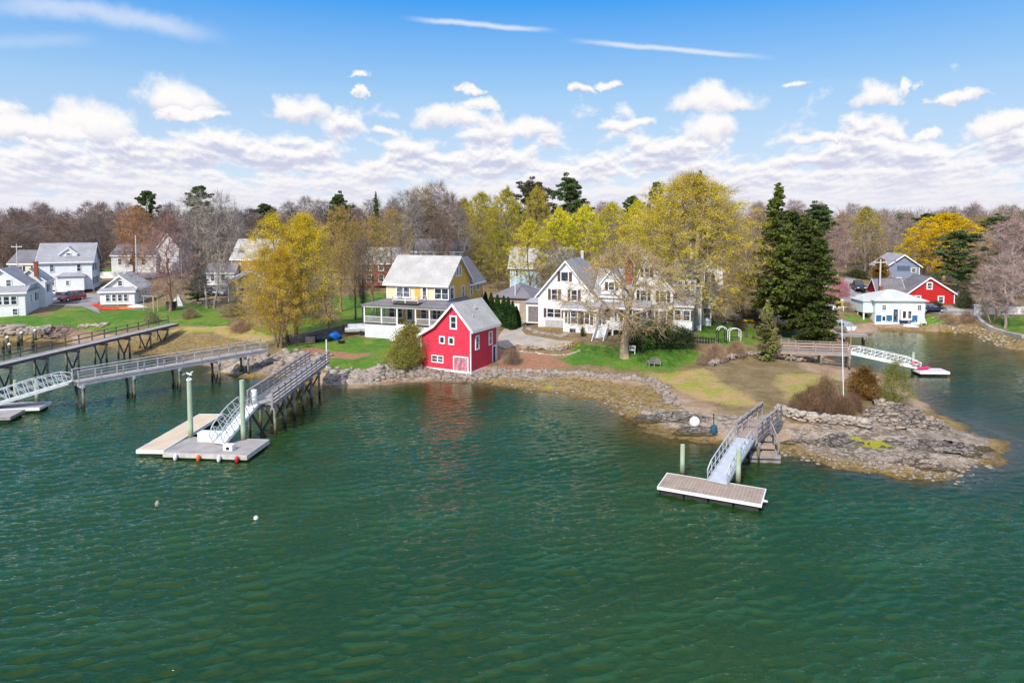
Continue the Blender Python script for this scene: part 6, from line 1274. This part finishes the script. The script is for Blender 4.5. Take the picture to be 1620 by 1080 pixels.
fence('guard_rail', 'white topped roadside rail on the right', 'fence', ((1318,492),(1350,493),(1366,494)), .8, TRIM, rails=(.85,)); fence('guard_rail', 'low grey roadside rail right of the navy sedan', 'fence', ((1487,497),(1515,497),(1543,497)), .8, CONC, rails=(.5, .85))
fence('iron_fence', 'short dark picket panel at the end of the yews', 'fence', ((1094,543),(1112,544),(1130,545)), .8, BLACKW, rails=(.3, .85), post=.4)
fence('bank_handrail', 'grey rail on the bank above the inlet pier', 'fence', ((1236,548),(1258,547),(1290,549)), 1.0, WOODP, rails=(.5, .95))
r = thing('white_wall', 'white wall along the road at the right edge', 'wall', tuple(GP(1546, 499))); P = [GP(*q) for q in ((1546,499),(1580,498),(1620,497),(1720,497))]; mb = MB()
for a, b_ in zip(P, P[1:]): mb.beam(a-P[0]+V3((0, 0, .55)), b_-P[0]+V3((0, 0, .55)), .25, 1.3)
mb.build('wall', TRIM, r); MB().box(-.35, .35, -.35, .35, -.3, 1.6).box(-.42, .42, -.42, .42, 1.6, 1.72).build('gate_pier', TRIM, r)
r = thing('seawall', 'curved concrete seawall below the right lawn', 'wall', (0, 0, 0)); P = [GP(*q) for q in ((1547,502),(1550,508),(1556,514),(1570,521),(1590,527),(1620,534),(1660,542),(1720,552))]; mb = MB()
for a, b_ in zip(P, P[1:]): mb.beam(V3((a.x, a.y, a.z-.35)), V3((b_.x, b_.y, b_.z-.35)), .5, 1.3)
mb.build('wall', CONC, r)
# garden and yard things
def adir(px, py, label, mat, rz=0., s=1.):
    p = GP(px, py); r = thing('garden_chair', label, 'chair', tuple(p), rz); r.scale = (s, s, s)
    MB().box(-.3, .3, -.3, .3, .32, .37).build('seat', mat, r); MB().beam((0, .28, .34), (0, .5, 1.05), .6, .04, (1, 0, 0)).v and None
    b_ = MB(); [b_.beam((x, .26, .34), (x*1.2, .52, 1.05-abs(x)*.4), .1, .03) for x in (-.22, -.11, 0, .11, .22)]; b_.build('backrest', mat, r)
    for x in (-.33, .33): MB().box(x-.05, x+.05, -.4, .4, .55, .59).build('armrest', mat, r); MB().box(x-.03, x+.03, -.36, -.28, -.05, .55).build('leg', mat, r); MB().box(x-.03, x+.03, .26, .34, -.05, .55).build('leg', mat, r)
    return r
adir(1077, 500, 'red wooden garden chair by the huge maple trunk', REDP, R(20), 1.3); adir(1084, 502, 'second red wooden garden chair nearest the maple trunk', REDP, R(-30), 1.2)
adir(1029, 579, 'left grey chair of the pair on the lawn', WOODP, R(200)); adir(1040, 580, 'right grey chair of the pair on the lawn', WOODP, R(170)); adir(1448, 513, 'white chair beside the mint boathouse door', TRIM, R(10)); adir(1461, 514, 'white chair at the right corner of the mint boathouse', TRIM, R(-20)); adir(1405, 513, 'white chair left before the mint boathouse', TRIM, R(10))
r = thing('garden_bench', 'white slatted bench beside the lawn tree trunk', 'bench', tuple(GP(996, 560)), R(-10)); MB().box(-.65, .65, -.2, .2, .42, .46).build('seat', TRIM, r); rail(r, [(-.62, .2, .4), (.62, .2, .4)], .5, .5, .12, TRIM, 'backrest')
for x in (-.6, .6): MB().box(x-.04, x+.04, -.2, -.12, 0, .65).box(x-.04, x+.04, .14, .22, 0, .45).box(x-.04, x+.04, -.2, .2, .62, .66).build('leg', TRIM, r)
r = thing('swing_frame', 'wooden arbour frame of pale posts beside the white cottage', 'frame', tuple(GP(228, 492)), R(-8))
for x, y in ((0, 0), (2.2, -.6), (2.8, -.4), (0.2, 2.), (2.9, 1.8), (5., 1.2)): MB().tube((x, y, -.2), (x, y, 2.5), .08, n=6).build('post', WOODN, r)
MB().beam((-.3, 0, 2.5), (3.2, -.6, 2.5), .12, .14).beam((-.2, 2, 2.5), (5.2, 1.3, 2.5), .12, .14).beam((0, -.2, 2.6), (.2, 2.3, 2.6), .1, .1).beam((2.8, -.7, 2.6), (2.9, 2.2, 2.6), .1, .1).build('beam', WOODN, r); MB().box(3.4, 4.9, .8, 1.6, .4, 1.5).build('slide_box', BRWN, r)
r = thing('tent', 'small white canvas tent on the left lawn', 'tent', tuple(GP(282, 484)), R(10)); MB().add([(-1.1, -1, 0), (1.1, -1, 0), (1.1, 1, 0), (-1.1, 1, 0), (0, 0, 2.1)], [(0, 1, 4), (1, 2, 4), (2, 3, 4), (3, 0, 4), (0, 3, 2, 1)]).build('canvas', CANVAS, r); MB().tube((0, 0, 1.9), (0, 0, 2.3), .03).build('pole', WOODN, r)
def boat(name, label, px, py, L, mat, rz, cat_='boat', w=.45, flip=True, lift=0.):
    p = GP(px, py); r = thing(name, label, cat_, (p.x, p.y, p.z+lift), rz); mb = MB(); mb.lathe([(.03, -L/2), (w*.62, -L*.32), (w, 0), (w*.62, L*.32), (.03, L/2)], n=12)
    mb.v = [(z, y*1., max(-.02, x*.8)+.02) if flip else (z, y, min(.05, x*.8)+.35) for x, y, z in mb.v]; mb.build('hull', mat, r, True)
    MB().box(-L*.42, L*.42, -.02, .02, w*.8, w*.8+.05).build('keel', mat, r) if flip else MB().box(-.1, .1, -w*.85, w*.85, .28, .33).build('thwart', WOODN, r); return r
boat('canoe', 'long red canoe upturned below the white cottage porch', 172, 490, 4.6, REDP, R(-6)); boat('canoe', 'orange red canoe upturned right of the long red one', 197, 489, 3.4, ORGP, R(12)); boat('canoe', 'dark red canoe upturned at the left corner of the white cottage', 153, 484, 3.2, REDP, R(-20)); boat('rowing_boat', 'white dinghy upturned at the right corner of the white cottage', 216, 487, 3.6, WPL, R(8), w=.7)
boat('rowing_boat', 'pale upturned rowboat on the bank at the far left edge', 2, 521, 4.4, pm('tan_hull', (.55, .45, .36)), R(60), w=.8); boat('rowing_boat', 'tan upturned rowboat beside the pale one at the far left', 22, 520, 4.6, pm('brown_hull', (.42, .31, .24)), R(55), w=.85)
boat('kayak', 'yellow kayak lying under the huge maple', 1178, 509, 2.9, YELP, R(-8), 'kayak', .32); boat('kayak', 'dark kayak beside the yellow one', 1162, 509, 3., BLACKP, R(-5), 'kayak', .32); boat('rowing_boat', 'pale upturned dinghy at the water edge of the mint boathouse', 1440, 517, 2.6, WPL, R(-35), w=.5); boat('rowing_boat', 'pale dinghy before the left wall of the mint boathouse', 1398, 514, 3.2, WPL, R(0), w=.5)
r = thing('small_boat', 'white and black covered skiff on a trailer by the porch', 'boat', tuple(GP(567, 529)), R(-75)); mb = MB(); mb.prism([(-.85, .95), (-.65, .45), (.65, .45), (.85, .95)], -1.8, 1.8, 'y'); mb.build('hull', WPL, r, False, .05); MB().prism([(-.8, .96), (.8, .96), (.25, 1.45), (-.25, 1.45)], -1.4, 1.6, 'y').build('cover', pm('pale_cover', (.6, .6, .66), None, 3), r); MB().box(-.2, .2, -2.1, -1.8, .5, 1.4).build('outboard_motor', BLACKP, r)
for s in (-1, 1): MB().tube((s*.7, .3, .3), (s*.9, .3, .3), .3, n=12).build('wheel', BLACKP, r)
r = thing('blue_tarp', 'bright blue tarp over a heap by the board fence', 'tarp', tuple(GP(529, 537))); V, F = LUMPS2[0]; o = link(bpy.data.objects.new('tarp', npmesh('tarp', V*np.array([.85, .6, .62])+np.array([0, 0, .4]), F, BLUET)), r)
r = thing('covered_woodpile', 'dark covered stack left of the blue tarp', 'woodpile', tuple(GP(508, 540)), R(14)); V, F = LUMPS2[1]; link(bpy.data.objects.new('cover', npmesh('cover', V*np.array([1.2, .5, .55])+np.array([0, 0, .35]), F, pm('dark_tarp', (.035, .04, .06), None, 4, .5))), r)
r = thing('garden_crate', 'dark slatted bin against the board fence', 'bin', tuple(GP(491, 543)), R(14)); MB().box(-.6, .6, -.4, .4, 0, .9).build('body', WOODD, r); [MB().box(-.62, .62, -.43, -.402, z, z+.1).build('slat', WOODP, r) for z in (.15, .45, .75)]
r = thing('fire_pit', 'round black fire pit on the centre lawn', 'fire pit', tuple(GP(540, 543))); MB().lathe([(.3, 0), (.5, .3), (.52, .34), (.42, .34), (.25, .1)], n=14).build('bowl', BLACKP, r)
for label, px, py, w, hgt in (('white arched garden arbour with black uprights', 1143, 544, .9, 2.1), ('second arched garden arbour with a white swing seat', 1163, 540, 1.3, 1.6)):
    r = thing('garden_arbour', label, 'arbour', tuple(GP(px, py)), R(10)); mb = MB(); pts = [(math.cos(a)*w*.62, 0, hgt-.4+math.sin(a)*.42) for a in np.linspace(math.pi, 0, 8)]; mb.path([Vector(q) for q in pts], .045); mb.path([Vector(q)+V3((0, .5, 0)) for q in pts], .045); mb.build('arch', TRIM, r)
    for x in (-w*.6, w*.6):
        for y in (0, .5): MB().box(x-.04, x+.04, y-.04, y+.04, 0, hgt-.4).build('post', TRIM if w > 1 else BLACKW, r)
    MB().box(-w*.5, w*.5, .1, .45, .42, .48).build('seat', BLACKW, r)
r = thing('birdbath', 'white bird bath on the slope under the maple', 'bird bath', tuple(GP(1151, 504))); MB().lathe([(.2, 0), (.1, .1), (.08, .7), (.4, .85), (.42, .92), (.3, .88)], n=14).build('basin', TRIM, r, True)
r = thing('side_table', 'small pale table right of the bird bath', 'table', tuple(GP(1158, 503))); MB().box(-.5, .5, -.3, .3, .6, .66).build('top', TRIM, r); [MB().box(x-.03, x+.03, y-.03, y+.03, 0, .6).build('leg', TRIM, r) for x in (-.4, .4) for y in (-.2, .2)]
r = thing('garden_obelisk', 'small dark obelisk right of the arbours', 'garden ornament', tuple(GP(1180, 533))); MB().lathe([(.28, 0), (.22, .2), (.1, .9), (.02, 1.4)], n=6).build('spire', BRWN, r)
r = thing('kettle_grill', 'black kettle barbecue above the arbours', 'barbecue', tuple(GP(1145, 519))); MB().lathe([(.05, .5), (.3, .6), (.36, .8), (.3, 1.0), (.05, 1.1)], n=14).build('kettle', BLACKP, r, True); [MB().tube((0, 0, .6), (math.cos(a)*.35, math.sin(a)*.35, 0), .02).build('leg', BLACKP, r) for a in (0, 2.1, 4.2)]
r = thing('road_sign', 'orange box sign standing by the winding road', 'sign', tuple(GP(1328, 489))); MB().box(-.5, .5, -.3, .3, .1, 1.5).build('panel', pm('orange_sign', (.62, .40, .12)), r); MB().box(-.55, .55, -.35, .35, 1.5, 1.62).build('cap', TRIM, r)
r = thing('trash_bin', 'dark wheeled bin right of the orange box sign', 'bin', tuple(GP(1338, 489))); MB().box(-.3, .3, -.3, .3, .05, 1.0).build('body', BLACKP, r); MB().box(-.33, .33, -.33, .33, 1.0, 1.08).build('lid', BLACKP, r)
# daffodils by the patio
rng = np.random.default_rng(77); np.random.seed(77)
for px, py, lb, n, sp in ((900,549,'clump of yellow daffodils at the patio end',240,1.5),(870,524,'yellow flowers in the terrace bed',70,1.0)):
    p = GP(px, py); C = np.stack([p.x+rng.normal(size=n)*sp*.6, p.y+rng.normal(size=n)*sp*.35, np.full(n, p.z)+rng.uniform(.15, .45, n)], 1); o = link(bpy.data.objects.new('daffodils', npmesh('daffodils', *leaves_np(C, .16), M_LEAF))); o.color = (.8, .55, .02, 1); tag(o, lb, 'flowers', kind='stuff')
